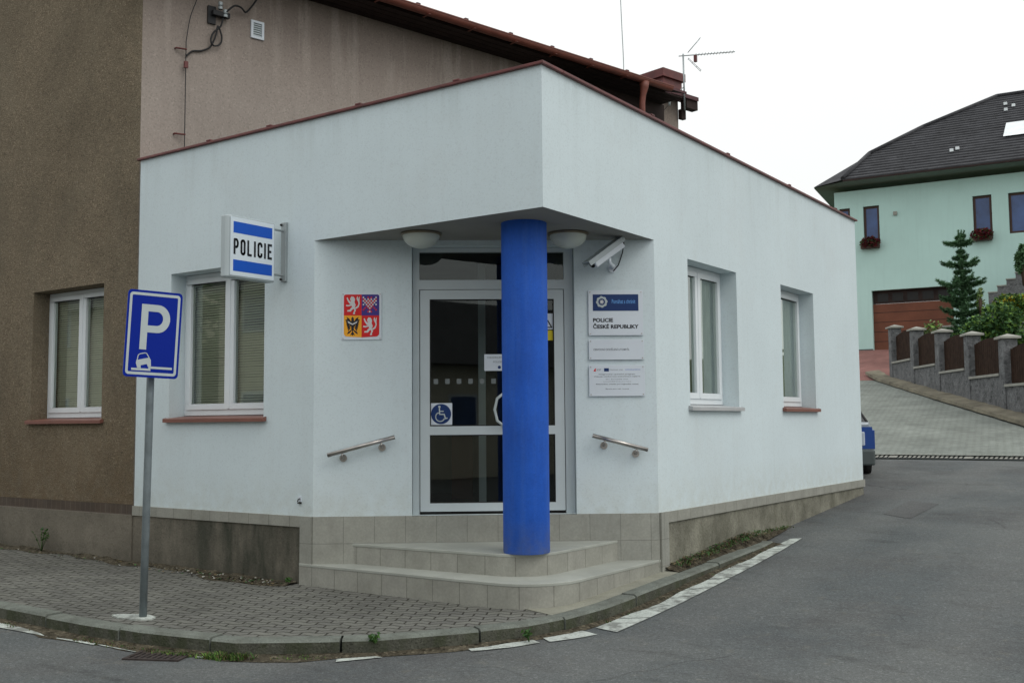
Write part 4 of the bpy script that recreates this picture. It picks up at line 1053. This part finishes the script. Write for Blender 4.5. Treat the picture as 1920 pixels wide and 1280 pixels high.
# roof
tp=math.tan(R(33)); ez0=11.07
LB=[(-1.40,-.82),(-.75,1.33),(1.06,3.42),(3.78,5.76)]
def tl_(d):
    for i in range(3):
        if d<=LB[i+1][1]: 
            k=(d-LB[i][1])/(LB[i+1][1]-LB[i][1]); return LB[i][0]+k*(LB[i+1][0]-LB[i][0])
    return LB[-1][0]
mb=MB(HF); N=27
for i in range(N):
    d0=-.82+(5.76+.82)*i/N; d1=-.82+(5.76+.82)*(i+1)/N; z0_=ez0+(d0+.82)*tp; z1_=ez0+(d1+.82)*tp
    mb.face([(tl_(d0),-d0,z0_+.05),(14,-d0,z0_+.05),(14,-d1,z1_+.0),(tl_(d1),-d1,z1_)],'darkroof')
    mb.face([(tl_(d0),-d0,z0_-.02),(14,-d0,z0_-.02),(14,-d0,z0_+.05),(tl_(d0),-d0,z0_+.05)],'darkroof')
P1_=(-2.65,.35,11.0); pts=[(t_,-d_,ez0+(d_+.82)*tp) for t_,d_ in LB]
mb.face([P1_,pts[0],pts[1]],'darkroof'); mb.face([P1_,pts[1],pts[2],(-3.2,-6,11.6)],'darkroof'); mb.face([(-3.2,-6,11.6),pts[2],pts[3],(3.8,-12,11.)],'darkroof')
mb.face([pts[3],(14,-5.76,pts[3][2]),(14,-12,11.),(3.8,-12,11.)],'darkroof')
mb.build('roof',MH)
mb=MB(HF); mb.face([(-2.65,.35,10.97),(-3.0,-6,10.9),(14,-6,10.72),(14,.82,10.97),(-1.40,.82,10.99)][::-1],'mintsoffit'); mb.box(-1.40,.79,10.99,14,.84,11.06,'wood'); mb.build('eaves_soffit',MH)
mb=MB(HF)
for i in range(3): a=Vector(pts[i])+Vector((0,0,.05)); b=Vector(pts[i+1])+Vector((0,0,.05)); mb.tube([tuple(a),tuple(b)],.09,'darkroof',8)
mb.tube([tuple(Vector(pts[3])+Vector((0,0,.05))),(14,-5.76,pts[3][2]+.05)],.09,'darkroof',8); mb.build('ridge_tiles',MH)
def onroof(t_,d_,h=.06): return (t_,-d_,ez0+(d_+.82)*tp+h)
mb=MB(HF); mb.face([onroof(4.27,1.15,.12),onroof(5.4,1.15,.12),onroof(5.4,2.45,.12),onroof(4.31,2.45,.12)],'skylight')
mb.build('skylight',MH)
mb=MB(HF)
for (t_,d_) in ((2.42,.5),(2.62,.62),(4.15,3.95),(4.42,4.3),(4.1,4.6)):
    p=onroof(t_,d_,.02); mb.box(p[0],p[1]-.1,p[2],p[0]+.13,p[1]+.1,p[2]+.12,'skylight')
split_build(mb,'roof_vent',MH)
# outside stair wall
mb=MB(HF)
for k in range(9):
    s0_=3.75+.305*k; mb.box(s0_,1.3,3.6,s0_+.303,1.55,6.13+.22*k,'greystone')
    mb.box(s0_-.02,1.28,6.13+.22*k,s0_+.303,1.57,6.17+.22*k,'cap')
tag(mb.build('stair_wall'),'grey stone stepped wall of an outside staircase against the mint house','stair wall')
# flower boxes
def leaves(mb,c,rad,n,size,mks,flat=1.,shell=.35):
    for _ in range(n):
        v=Vector((random.gauss(0,1),random.gauss(0,1),random.gauss(0,1))).normalized()
        r=random.uniform(shell,1)**.6; p=Vector(c)+Vector((v.x*rad[0],v.y*rad[1],v.z*rad[2]))*r
        a=Vector((random.gauss(0,1),random.gauss(0,1),random.gauss(0,.6)*flat)).normalized(); b=a.cross(Vector((random.gauss(0,1),random.gauss(0,1),random.gauss(0,1)))).normalized()
        s=size*random.uniform(.6,1.3); mk=random.choice(mks)
        mb.face([p-a*s,p+b*s*.5,p+a*s,p-b*s*.5],mk,loc=False)
for (a,z,ll) in ((-.95,8.57,'dark red flowers in a window box below the left mint house window'),(3.10,8.50,'dark red flowers in a window box above the spruce')):
    t=thing('flower_box',ll,'flower box','flower boxes on the mint house')
    mb=MB(HF); mb.box(a+.03,.04,z-.22,a+.74,.22,z-.02,'brownframe'); mb.build('box',t)
    mb=MB(); c=HF(a+.39,.18,z+.02)
    leaves(mb,c,(.42,.20,.24),700,.055,['redflower','redflower','redflower','leafdark'])
    mb.build('flowers',t)

# ------------------------------------------------------------------ block fence on the slope
A=Vector((-4.761,28.685,0)); fd=Vector((.505,-.863,0)).normalized(); FF=Fr(A,fd,(-fd.y*-1,fd.x*-1,0))
FF=Fr(A,fd,Vector((fd.y,-fd.x,0)))      # outward (towards driveway) = (fd.y,-fd.x)
def gz(s): p=A+fd*s; return terrain(p.x,p.y)
FN=thing('block_fence','grey split block fence with dark board panels stepping down beside the driveway','fence')
ss=[.24,2.60,4.98,7.36,9.74,12.1]; tops=[4.70,4.42,4.15,3.87,3.60,3.33]
for i,s in enumerate(ss):
    mb=MB(FF); z=gz(s)-.5; mb.box(s-.17,-.17,z,s+.17,.17,tops[i]-.08,'greystone'); po=mb.build('post',FN,bevel=.02)
    mb=MB(FF); zt=tops[i]-.08
    mb.box(s-.235,-.235,zt,s+.235,.235,zt+.05,'cap')
    for q in ([(s-.235,.235),(s+.235,.235)],[(s+.235,.235),(s+.235,-.235)],[(s+.235,-.235),(s-.235,-.235)],[(s-.235,-.235),(s-.235,.235)]):
        mb.face([(q[0][0],q[0][1],zt+.05),(q[1][0],q[1][1],zt+.05),(s,0,zt+.13)],'cap')
    mb.build('post_cap',po)
low=[3.50,3.21,2.95,2.70,2.42]; ptop=[4.36,4.10,3.83,3.56,3.28]
for i in range(5):
    s0_,s1_=ss[i]+.17,ss[i+1]-.17
    mb=MB(FF); zb=min(gz(s0_),gz(s1_))-.3; mb.box(s0_,-.14,zb,s1_,.14,low[i]-.06,'greystone'); wv=mb.build('low_wall',FN)
    mb=MB(FF); mb.box(s0_,-.19,low[i]-.06,s1_,.19,low[i],'cap'); mb.build('coping',wv)
    mb=MB(FF); n_=15
    for k in range(n_):
        a=s0_+.03+(s1_-s0_-.06)*k/n_; b=s0_+.03+(s1_-s0_-.06)*(k+1)/n_-.012; t_=(k+.5)/n_
        mb.box(a,-.02,low[i]+.02,b,.02,ptop[i]+.10*(1-(2*t_-1)**2)-.03,'fencewood')
    mb.box(s0_,-.05,low[i]+.15,s1_,-.02,low[i]+.22,'fencewood'); mb.box(s0_,-.05,ptop[i]-.22,s1_,-.02,ptop[i]-.15,'fencewood')
    mb.build('board_panel',FN)
# two posts of the garden gate behind
for (x,y,zt,ll) in ((-4.20,31.3,4.70,'small grey block post behind the fence in front of the garage door'),(-3.72,32.3,4.93,'small grey block post behind the fence beside the spruce')):
    t=thing('gate_post',ll,'post','block posts behind the fence')
    mb=MB(); mb.box(x-.15,y-.15,3,x+.15,y+.15,zt-.06,'greystone'); mb.build('post',t); mb=MB(); mb.box(x-.22,y-.22,zt-.06,x+.22,y+.22,zt,'cap'); mb.build('cap',t)
# stone edging along the fence foot
mb=MB(FF); prev=None
for s in lin(-1.3,13,50):
    z=gz(s)+.02; j=random.uniform(-.015,.015)
    row=[(s,.62+j,z-.02),(s,.60+j,z+.07+j),(s,.14,z+.12+j)]
    if prev:
        for k in range(2): mb.face([prev[k],row[k],row[k+1],prev[k+1]],'stonekerb')
    prev=row
struct(mb.build('driveway_edging'))
# garden bed behind the fence
mb=MB(); P=[A+fd*s+Vector((-fd.y,fd.x,0))*.1 for s in lin(-.0,13,10)]
mb=MB()
for i in range(10):
    a,b=P[i],P[i+1]; za,zb=gz(13*i/10)+.55,gz(13*(i+1)/10)+.55
    mb.face([(a.x,a.y,za),(b.x,b.y,zb),(b.x+7,b.y+8,zb+2.2),(a.x+4,a.y+6,za+1.)],'ground')
struct(mb.build('garden_bed'))

# ------------------------------------------------------------------ plants
t=thing('spruce_tree','young dark green spruce with open tiers of branches in front of the mint house','tree')
sb=Vector((-2.35,27.75,3.3)); H=7.42-3.3
mb=MB(); mb.tube([sb,sb+Vector((.02,0,H*.5)),sb+Vector((0.03,0,H*.97))],[.11,.06,.012],'bark',8,loc=False); mb.build('trunk',t)
mb=MB()
def spray(mb,p0,p1,w,mk):
    "needle-covered branch: many short needles around a drooping axis"
    L=(p1-p0).length; n_=int(L*120)+22
    for k in range(n_):
        t_=k/n_; p=p0.lerp(p1,t_)+Vector((0,0,-.10*math.sin(t_*3.14)*L))
        d=(p1-p0).normalized(); s=(.085+.02*random.random())*(1-.45*t_)*w
        for q in range(3):
            v=Vector((random.gauss(0,1),random.gauss(0,1),random.gauss(0,.7))).normalized()
            e_=(v+d*.8).normalized()*s*1.5; sdv=e_.cross(Vector((random.random()-.5,random.random()-.5,1))).normalized()*s*.2
            mb.face([p-sdv,p+e_*.6-sdv*.8,p+e_,p+sdv],mk,loc=False)
tiers=[(.97,.12,4),(.925,.40,7),(.86,.10,4),(.81,.20,5),(.755,.46,7),(.70,.22,5),(.65,.30,6),(.60,.74,7),(.545,.36,6),(.49,.56,8),(.44,.40,6),(.38,.72,8),(.32,.46,7),(.26,.88,9),(.19,.70,8),(.12,1.0,10),(.05,1.1,10)]
for fz,Lb,nb in tiers:
    o_=random.random()*6
    for k in range(nb):
        a=o_+2*math.pi*k/nb+random.uniform(-.2,.2); l=Lb*random.uniform(.75,1.2)*1.12
        p0=sb+Vector((0.02,0,H*fz)); rise=.30 if fz>.3 else .16
        p1=p0+Vector((math.cos(a)*l,math.sin(a)*l,l*rise+random.uniform(-.05,.05)))
        spray(mb,p0,p1,1.2,'spruce')
        for j in (.45,.7):
            c=p0.lerp(p1,j)+Vector((0,0,-.08*l)); sa=a+random.choice((-.8,.8)); spray(mb,c,c+Vector((math.cos(sa),math.sin(sa),.12))*l*.35,.8,'spruce')
for k in range(6): spray(mb,sb+Vector((0.03,0,H*(.93-.0*k))),sb+Vector((.03+random.uniform(-.12,.12),random.uniform(-.1,.1),H*1.03)),.7,'spruce')
mb.build('crown',t)
def bush(name,label,cat,c,rad,n,size,mks,lobes=7,stem=True,group=None):
    t=thing(name,label,cat,group)
    mb=MB()
    for k in range(lobes):
        v=Vector((random.uniform(-1,1),random.uniform(-1,1),random.uniform(-.7,.9)))
        cc=Vector(c)+Vector((v.x*rad[0]*.6,v.y*rad[1]*.6,v.z*rad[2]*.55)); q=random.uniform(.38,.62)
        leaves(mb,cc,(rad[0]*q,rad[1]*q,rad[2]*q),n//lobes,size,mks)
    mb.build('foliage',t)
    if stem:
        mb=MB()
        for k in range(4):
            a=k*1.6; mb.tube([Vector(c)+Vector((0,0,-rad[2]*1.2)),Vector(c)+Vector((math.cos(a)*rad[0]*.3,math.sin(a)*rad[1]*.3,0))],[.04,.015],'bark',6,loc=False)
        mb.build('stem',t)
bush('garden_shrub','low dark green shrub behind the fence left of the spruce foot','shrub',(-2.9,27.0,3.75),(.75,.7,.62),3000,.065,['leafdark','leaf','spruce'])
bush('garden_shrub','broad green shrub behind the fence right of the spruce','shrub',(-1.55,25.9,3.92),(1.0,.9,.85),5200,.07,['leafdark','leaf','spruce','leafdark'])
bush('garden_shrub','dense dark shrub behind the fence at the right frame edge','shrub',(-.45,24.3,3.80),(1.0,.9,1.0),5200,.07,['leafdark','leafdark','leaf'])
bush('flowering_shrub','shrub with yellow flowers below the stone stair wall','shrub',(-.75,26.3,4.80),(.80,.7,.45),3000,.065,['flower','leaf','leaf','leafdark','leaf','leafdark'])
bush('conical_shrub','narrow dark conical evergreen at the right frame edge by the stairs','shrub',(-1.30,32.6,7.10),(.32,.32,.75),1800,.07,['leafdark','spruce'],lobes=5)
bush('pale_shrub','thin pale leaved young shrub in front of the garage door','shrub',(-3.05,26.7,4.25),(.35,.3,.45),230,.07,['pale','pale','leaf','dryleaf'])
bush('grass_plume','upright pale green plant standing up between spruce and stair wall','plant',(-1.75,27.4,5.3),(.12,.12,.5),160,.06,['pale','leaf'],lobes=4)

# grass and weeds along kerb and wall
def blades(mb,c,r,n,h,mks=('weed',)):
    for _ in range(n):
        a=random.random()*6.283; q=random.random()**.5*r; x,y=c[0]+q*math.cos(a),c[1]+q*math.sin(a); z=c[2]
        b=random.random()*6.283; hh=h*random.uniform(.4,1.15); lean=random.uniform(.2,.8)*hh; w=.004+.004*random.random()
        dx,dy=math.cos(b),math.sin(b)
        mb.face([(x-dy*w,y+dx*w,z),(x+dy*w,y-dx*w,z),(x+dx*lean*.5+dy*w*.7,y+dy*lean*.5-dx*w*.7,z+hh*.7),(x+dx*lean,y+dy*lean,z+hh)],random.choice(mks),loc=False)
mb=MB()
def kerbpt(x,d):   # point near kerb foot for given x on left part
    for i in range(len(KO)-1):
        if KO[i].x<=x<=KO[i+1].x: 
            k=(x-KO[i].x)/(KO[i+1].x-KO[i].x); p=KO[i].lerp(KO[i+1],k); t=(KO[i+1]-KO[i]).normalized(); return p+Vector((t.y,-t.x))*d
for _ in range(380):
    x=random.choice((random.gauss(-1.80,.16),random.gauss(-1.42,.09),random.gauss(-1.42,.07),random.gauss(-2.25,.18),random.gauss(-2.75,.10),random.gauss(-4.2,.25),random.gauss(-1.0,.09),random.uniform(-3,-1)))
    if not -5<x<-.75: continue
    p=kerbpt(x,random.uniform(.03,.13)); dens=10 if -2.2<x<-1.2 else 5
    blades(mb,(p.x,p.y,road_z(p.x,p.y)),.03,dens,.022 if abs(x+1.42)>.15 else .045,('weed','leaf','weed','dryleaf') if x>-2.1 else ('weed','dryleaf','dryleaf'))
for k in range(60):
    i=random.randrange(len(KO)-18,len(KO)-1); p=KO[i]; blades(mb,(p.x+.05,p.y+random.uniform(-.1,.1),road_z(p.x,p.y)),.03,5,.02,('weed','dryleaf'))
stuff(mb.build('gutter_grass'),'thin grass and moss growing in the gutter along the kerb','grass')
mb=MB()
for _ in range(150):
    y=random.uniform(2.25,5.4); x=random.uniform(.02,.15); blades(mb,(x,y,road_z(x,y)+.12*max(.2,min(1,(5.6-y)/1.3))),.03,3,.035,('weed','dryleaf','leafdark'))
for _ in range(500):
    y=random.uniform(2.22,4.6); x=random.uniform(.01,.16); z=road_z(x,y)+(.15-.04*x/.16)*(1 if y<4.3 else .7)
    a=random.random()*6.28; s=random.uniform(.008,.022); mb.face([(x+s*math.cos(a+q),y+s*math.sin(a+q),z+random.uniform(0,.012)) for q in (0,1.3,3.1,4.5)],random.choice(('dryleaf','dryleaf','leafdark','soil','weed')),loc=False)
for _ in range(420):
    x=random.gauss(-3.6,.6) if random.random()<.7 else random.uniform(-8.5,-3)
    if x>-2.95: continue
    y=-random.uniform(.05,.30); z=pvz(x,y)+.012; a=random.random()*6.28; s=random.uniform(.006,.02)
    mb.face([(x+s*math.cos(a+q),y+s*math.sin(a+q),z+random.uniform(0,.015)) for q in (0,1.3,3.1,4.5)],random.choice(('dryleaf','leafdark','soil','cap')),loc=False)
stuff(mb.build('leaf_litter'),'dry leaves and debris lying along the foot of the station walls','leaf litter')
def weed(x,y,z,h,n,label):
    t=thing('weed_plant',label,'weed')
    mb=MB(); tips=[]
    for k in range(n):
        a=random.random()*6.28; l=h*random.uniform(.6,1.05); e_=Vector((math.cos(a)*l*.55,math.sin(a)*l*.4-.0,l*.85)); b=Vector((x,y,z))
        mb.tube([b,b+e_*.5+Vector((0,0,.1*l)),b+e_],[.004,.003,.002],'weed',5,loc=False); tips+= [b+e_*.55+Vector((0,0,.06*l)),b+e_*.8,b+e_]
    mb.build('stem',t); mb=MB()
    for p in tips: leaves(mb,p,(.02,.02,.02),2 if h>.2 else 3,.022 if h>.2 else .020,['weed','leafdark'])
    mb.build('leaves',t)
weed(-7.15,-.12,pvz(-7.15,0),.36,7,'spindly green weed growing at the foot of the brown house')
weed(-4.98+2.0,-.06,pvz(-3,0),.07,4,'tiny weed at the wall foot beside the steps')
weed(-.565,-1.47,.0,.06,5,'small green weed sprouting in the joint of the kerb corner')
weed(.17,-.52,-.08,.10,6,'leafy weed at the kerb foot in front of the steps')

# ------------------------------------------------------------------ police car behind the corner
t=thing('police_car','silver and blue police car seen from behind, mostly hidden by the far corner','car')
cz0=.655
class FX:
    def __call__(s,a,b,c): 
        # a across (0 = right side, negative to the left), b forward, c up
        x,y=-.37+a*.927-b*.375,10.80+a*.375+b*.927; return Vector((x,y,c+terrain(-1,10.8+b*.95)))
cf=FX()
secs=[ (0.00,.34,.90,.02),(.12,.30,.93,-.0),(.6,.26,.95,-.0),(1.0,.26,.95,0),(2.9,.26,.94,0),(3.6,.28,.90,.03),(4.1,.32,.80,.10),(4.25,.36,.62,.18)]
def prof(zb,zt,ins):
    W=1.76
    R_=[(0-ins-.06,zb),(-ins,zb+.12),(-ins+.0,zb+.30),(-ins-.03,zt-.14),(-ins-.09,zt)]
    L_=[(-W+ins+.09,zt),(-W+ins+.03,zt-.14),(-W+ins,zb+.30),(-W+ins,zb+.12),(-W+ins+.06,zb)]
    return R_+L_
mb=MB(cf); rings=[prof(s[1],s[2],s[3]) for s in secs]
for i in range(len(secs)-1):
    for k in range(len(rings[0])):
        k2=(k+1)%len(rings[0]); a,b=secs[i][0],secs[i+1][0]
        mk='carblue' if k in (1,2,6,7) and 0 else 'carsilver'
        mb.face([(rings[i][k][0],a,rings[i][k][1]),(rings[i+1][k][0],b,rings[i+1][k][1]),(rings[i+1][k2][0],b,rings[i+1][k2][1]),(rings[i][k2][0],a,rings[i][k2][1])],mk)
mb.face([(p[0],secs[0][0],p[1]) for p in rings[0]],'carsilver'); mb.face([(p[0],secs[-1][0],p[1]) for p in rings[-1]][::-1],'carsilver'); mb.build('body',t)
mb=MB(cf) # cabin
def cab(b,z,ins): return (b,z,ins)
C=[(.16,.93,.12),(.80,1.34,.34),(2.2,1.38,.34),(3.10,.93,.12)]
for i in range(3):
    (b0_,z0_,i0),(b1_,z1_,i1)=C[i],C[i+1]
    mb.face([(-i0,b0_,z0_),(-1.76+i0,b0_,z0_),(-1.76+i1,b1_,z1_),(-i1,b1_,z1_)],'carsilver' if i==1 else 'carglass')
for sx in (0,1):
    f_=(lambda q:-q) if sx==0 else (lambda q:-1.76+q)
    mb.face([(f_(C[i][2]),C[i][0],C[i][1]) for i in range(4)],'carglass')
mb.build('cabin_glass',t)
mb=MB(cf)
for i in range(3):
    for sx in (0,1):
        f_=(lambda q:-q) if sx==0 else (lambda q:-1.76+q)
        mb.tube([(f_(C[i][2]-.01),C[i][0],C[i][1]),(f_(C[i+1][2]-.01),C[i+1][0],C[i+1][1])],.022,'gasket',6)
split_build(mb,'pillar',t)
mb=MB(cf); mb.box(-1.70,-.014,.49,-.05,.01,.86,'carblue'); mb.box(-.050,-.006,.49,-.012,.5,.80,'carblue'); mb.build('boot_lid',t)
mb=MB(cf); mb.box(-1.72,-.10,.22,-.02,.10,.48,'bumper'); mb.build('bumper',t,bevel=.03)
for a in (-.24,-1.66):
    mb=MB(cf); mb.box(a,-.03,.54,a+.07,.05,.78,'taillight'); mb.build('tail_light',t,bevel=.02)
mb=MB(cf); mb.box(-1.15,-.025,.60,-.62,-.012,.71,'plate'); mb.build('number_plate',t)
for b in (.75,3.35):
    for a in (-.02,-1.56):
        mb=MB(cf); mb.tube([(a,b,.31),(a-.19,b,.31)],.31,'tyre',24); wv=mb.build('wheel',t)
        mb=MB(cf); s_=1 if a>-.5 else -1; aa=a+.004 if s_>0 else a-.194; mb.tube([(aa,b,.31),(aa+.004*s_,b,.31)],.20,'alu',20); mb.build('rim',wv)

# ------------------------------------------------------------------ houses across the street (seen only as reflections)
def plain_house(x0,y0,x1,y1,h,label,front):
    t=thing('street_house',label,'building'); z=-.3
    mb=MB(); mb.box(x0,y0,z,x1,y1,h,'beigewall'); mb.build('wall',t)
    mb=MB(); xm_=(x0+x1)/2; ym=(y0+y1)/2; e=.5
    mb.face([(x0-e,y1+e,h),(x1+e,y1+e,h),(x1+e,ym,h+2.6),(x0-e,ym,h+2.6)],'darkroof'); mb.face([(x1+e,y0-e,h),(x0-e,y0-e,h),(x0-e,ym,h+2.6),(x1+e,ym,h+2.6)],'darkroof')
    mb.face([(x0,y0,h),(x0,y1,h),(x0,ym,h+2.5)],'beigewall'); mb.face([(x1,y0,h),(x1,y1,h),(x1,ym,h+2.5)],'beigewall'); mb.build('roof',t)
    n_=int((x1-x0)/3)
    for k in range(n_):
        for zz_ in (1.2,) if h<4.5 else (1.2,4.1):
            a=x0+1+k*3; m_=MB(); m_.box(a,y1,zz_,a+1.1,y1+.04,zz_+1.3,'plate'); w_=m_.build('window',t); m_=MB(); m_.box(a+.08,y1+.04,zz_+.08,a+1.02,y1+.05,zz_+1.22,'skypane'); m_.build('pane',w_)
plain_house(7,-26,19,-17,3.4,'beige single storey house across the street facing the station entrance',1)
plain_house(-18.6,-20,-8,-11.5,5.2,'beige house across the street facing the station windows',1)
plain_house(-34,-20,-23.4,-11.5,5.2,'beige house across the street facing the brown house',1)
for k_,(x_,y_) in enumerate(((-21,-14),(-20.5,-19),(-40,-14),(-5,-16),(1,-19))):
    bush('street_tree','dark leafy tree across the street '+('in the gap between the beige houses','far behind the gap between the beige houses','beyond the leftmost beige house','right of the beige house','behind the photographer')[k_],'tree',(x_,y_,3.2),(2.4,2.0,3.2),1500,.30,['leafdark'],lobes=6)

# ------------------------------------------------------------------ world, sun, camera
w=bpy.data.worlds.new('World'); sc.world=w; w.use_nodes=True; nt=w.node_tree; bg=nt.nodes['Background']
sky=nn(nt,'ShaderNodeTexSky',sky_type='NISHITA'); sky.sun_disc=False; SE,SA=R(50),R(93)
sky.sun_elevation=SE; sky.sun_rotation=SA; sky.air_density=1.5; sky.dust_density=4
sm=nn(nt,'ShaderNodeMix',data_type='RGBA',blend_type='MULTIPLY'); sm.inputs[0].default_value=1; nt.links.new(sky.outputs[0],sm.inputs[6]); sm.inputs[7].default_value=(.10,.10,.10,1)
tc=nn(nt,'ShaderNodeTexCoord'); cn=noise(nt,tc.outputs['Generated'],2.2,6,.6)
cloud=ramp(nt,cn,[(.25,(.97,1.0,.975)),(.75,(1.0,1.0,1.0))])
# overcast dome: brighter towards the zenith, as clouds are
up=mr(nt,sepz(nt,tc.outputs['Generated']),.15,1.,1.05,1.38)
vm=nn(nt,'ShaderNodeVectorMath',operation='SCALE'); nt.links.new(cloud,vm.inputs[0]); nt.links.new(up,vm.inputs['Scale'])
bgc=mix(nt,.90,sm.outputs[2],vm.outputs[0])
nt.links.new(bgc,bg.inputs[0]); bg.inputs[1].default_value=1.0
sd_=bpy.data.lights.new('sun','SUN'); sd_.energy=.75; sd_.angle=R(28); sd_.color=(1,.97,.92)
so=bpy.data.objects.new('sun',sd_); COL.objects.link(so)
dv=Vector((math.sin(SA)*math.cos(SE),math.cos(SA)*math.cos(SE),math.sin(SE)))   # towards the sun: +X, -Y
so.rotation_euler=dv.to_track_quat('Z','Y').to_euler(); so.location=dv*30

cam=bpy.data.cameras.new('camera'); co=bpy.data.objects.new('camera',cam); COL.objects.link(co); sc.camera=co
cam.sensor_width=36; cam.lens=36.8625; cam.clip_end=2000; cam.clip_start=.05
Rm=((.820312,-.05071,-.569664),(.571859,.058684,.81825),(-.008063,-.996988,.077138))
# camera columns: x right, y up (= -down), z back (= -forward)
m=Matrix(((Rm[0][0],-Rm[0][1],-Rm[0][2]),(Rm[1][0],-Rm[1][1],-Rm[1][2]),(Rm[2][0],-Rm[2][1],-Rm[2][2])))
co.matrix_world=Matrix.Translation((4.775,-7.332,1.6))@m.to_4x4()
sc.view_settings.view_transform='Standard'; sc.view_settings.look='None'; sc.view_settings.exposure=0; sc.view_settings.gamma=1
sc.cycles.use_denoising=True; sc.cycles.max_bounces=8; sc.cycles.transparent_max_bounces=12
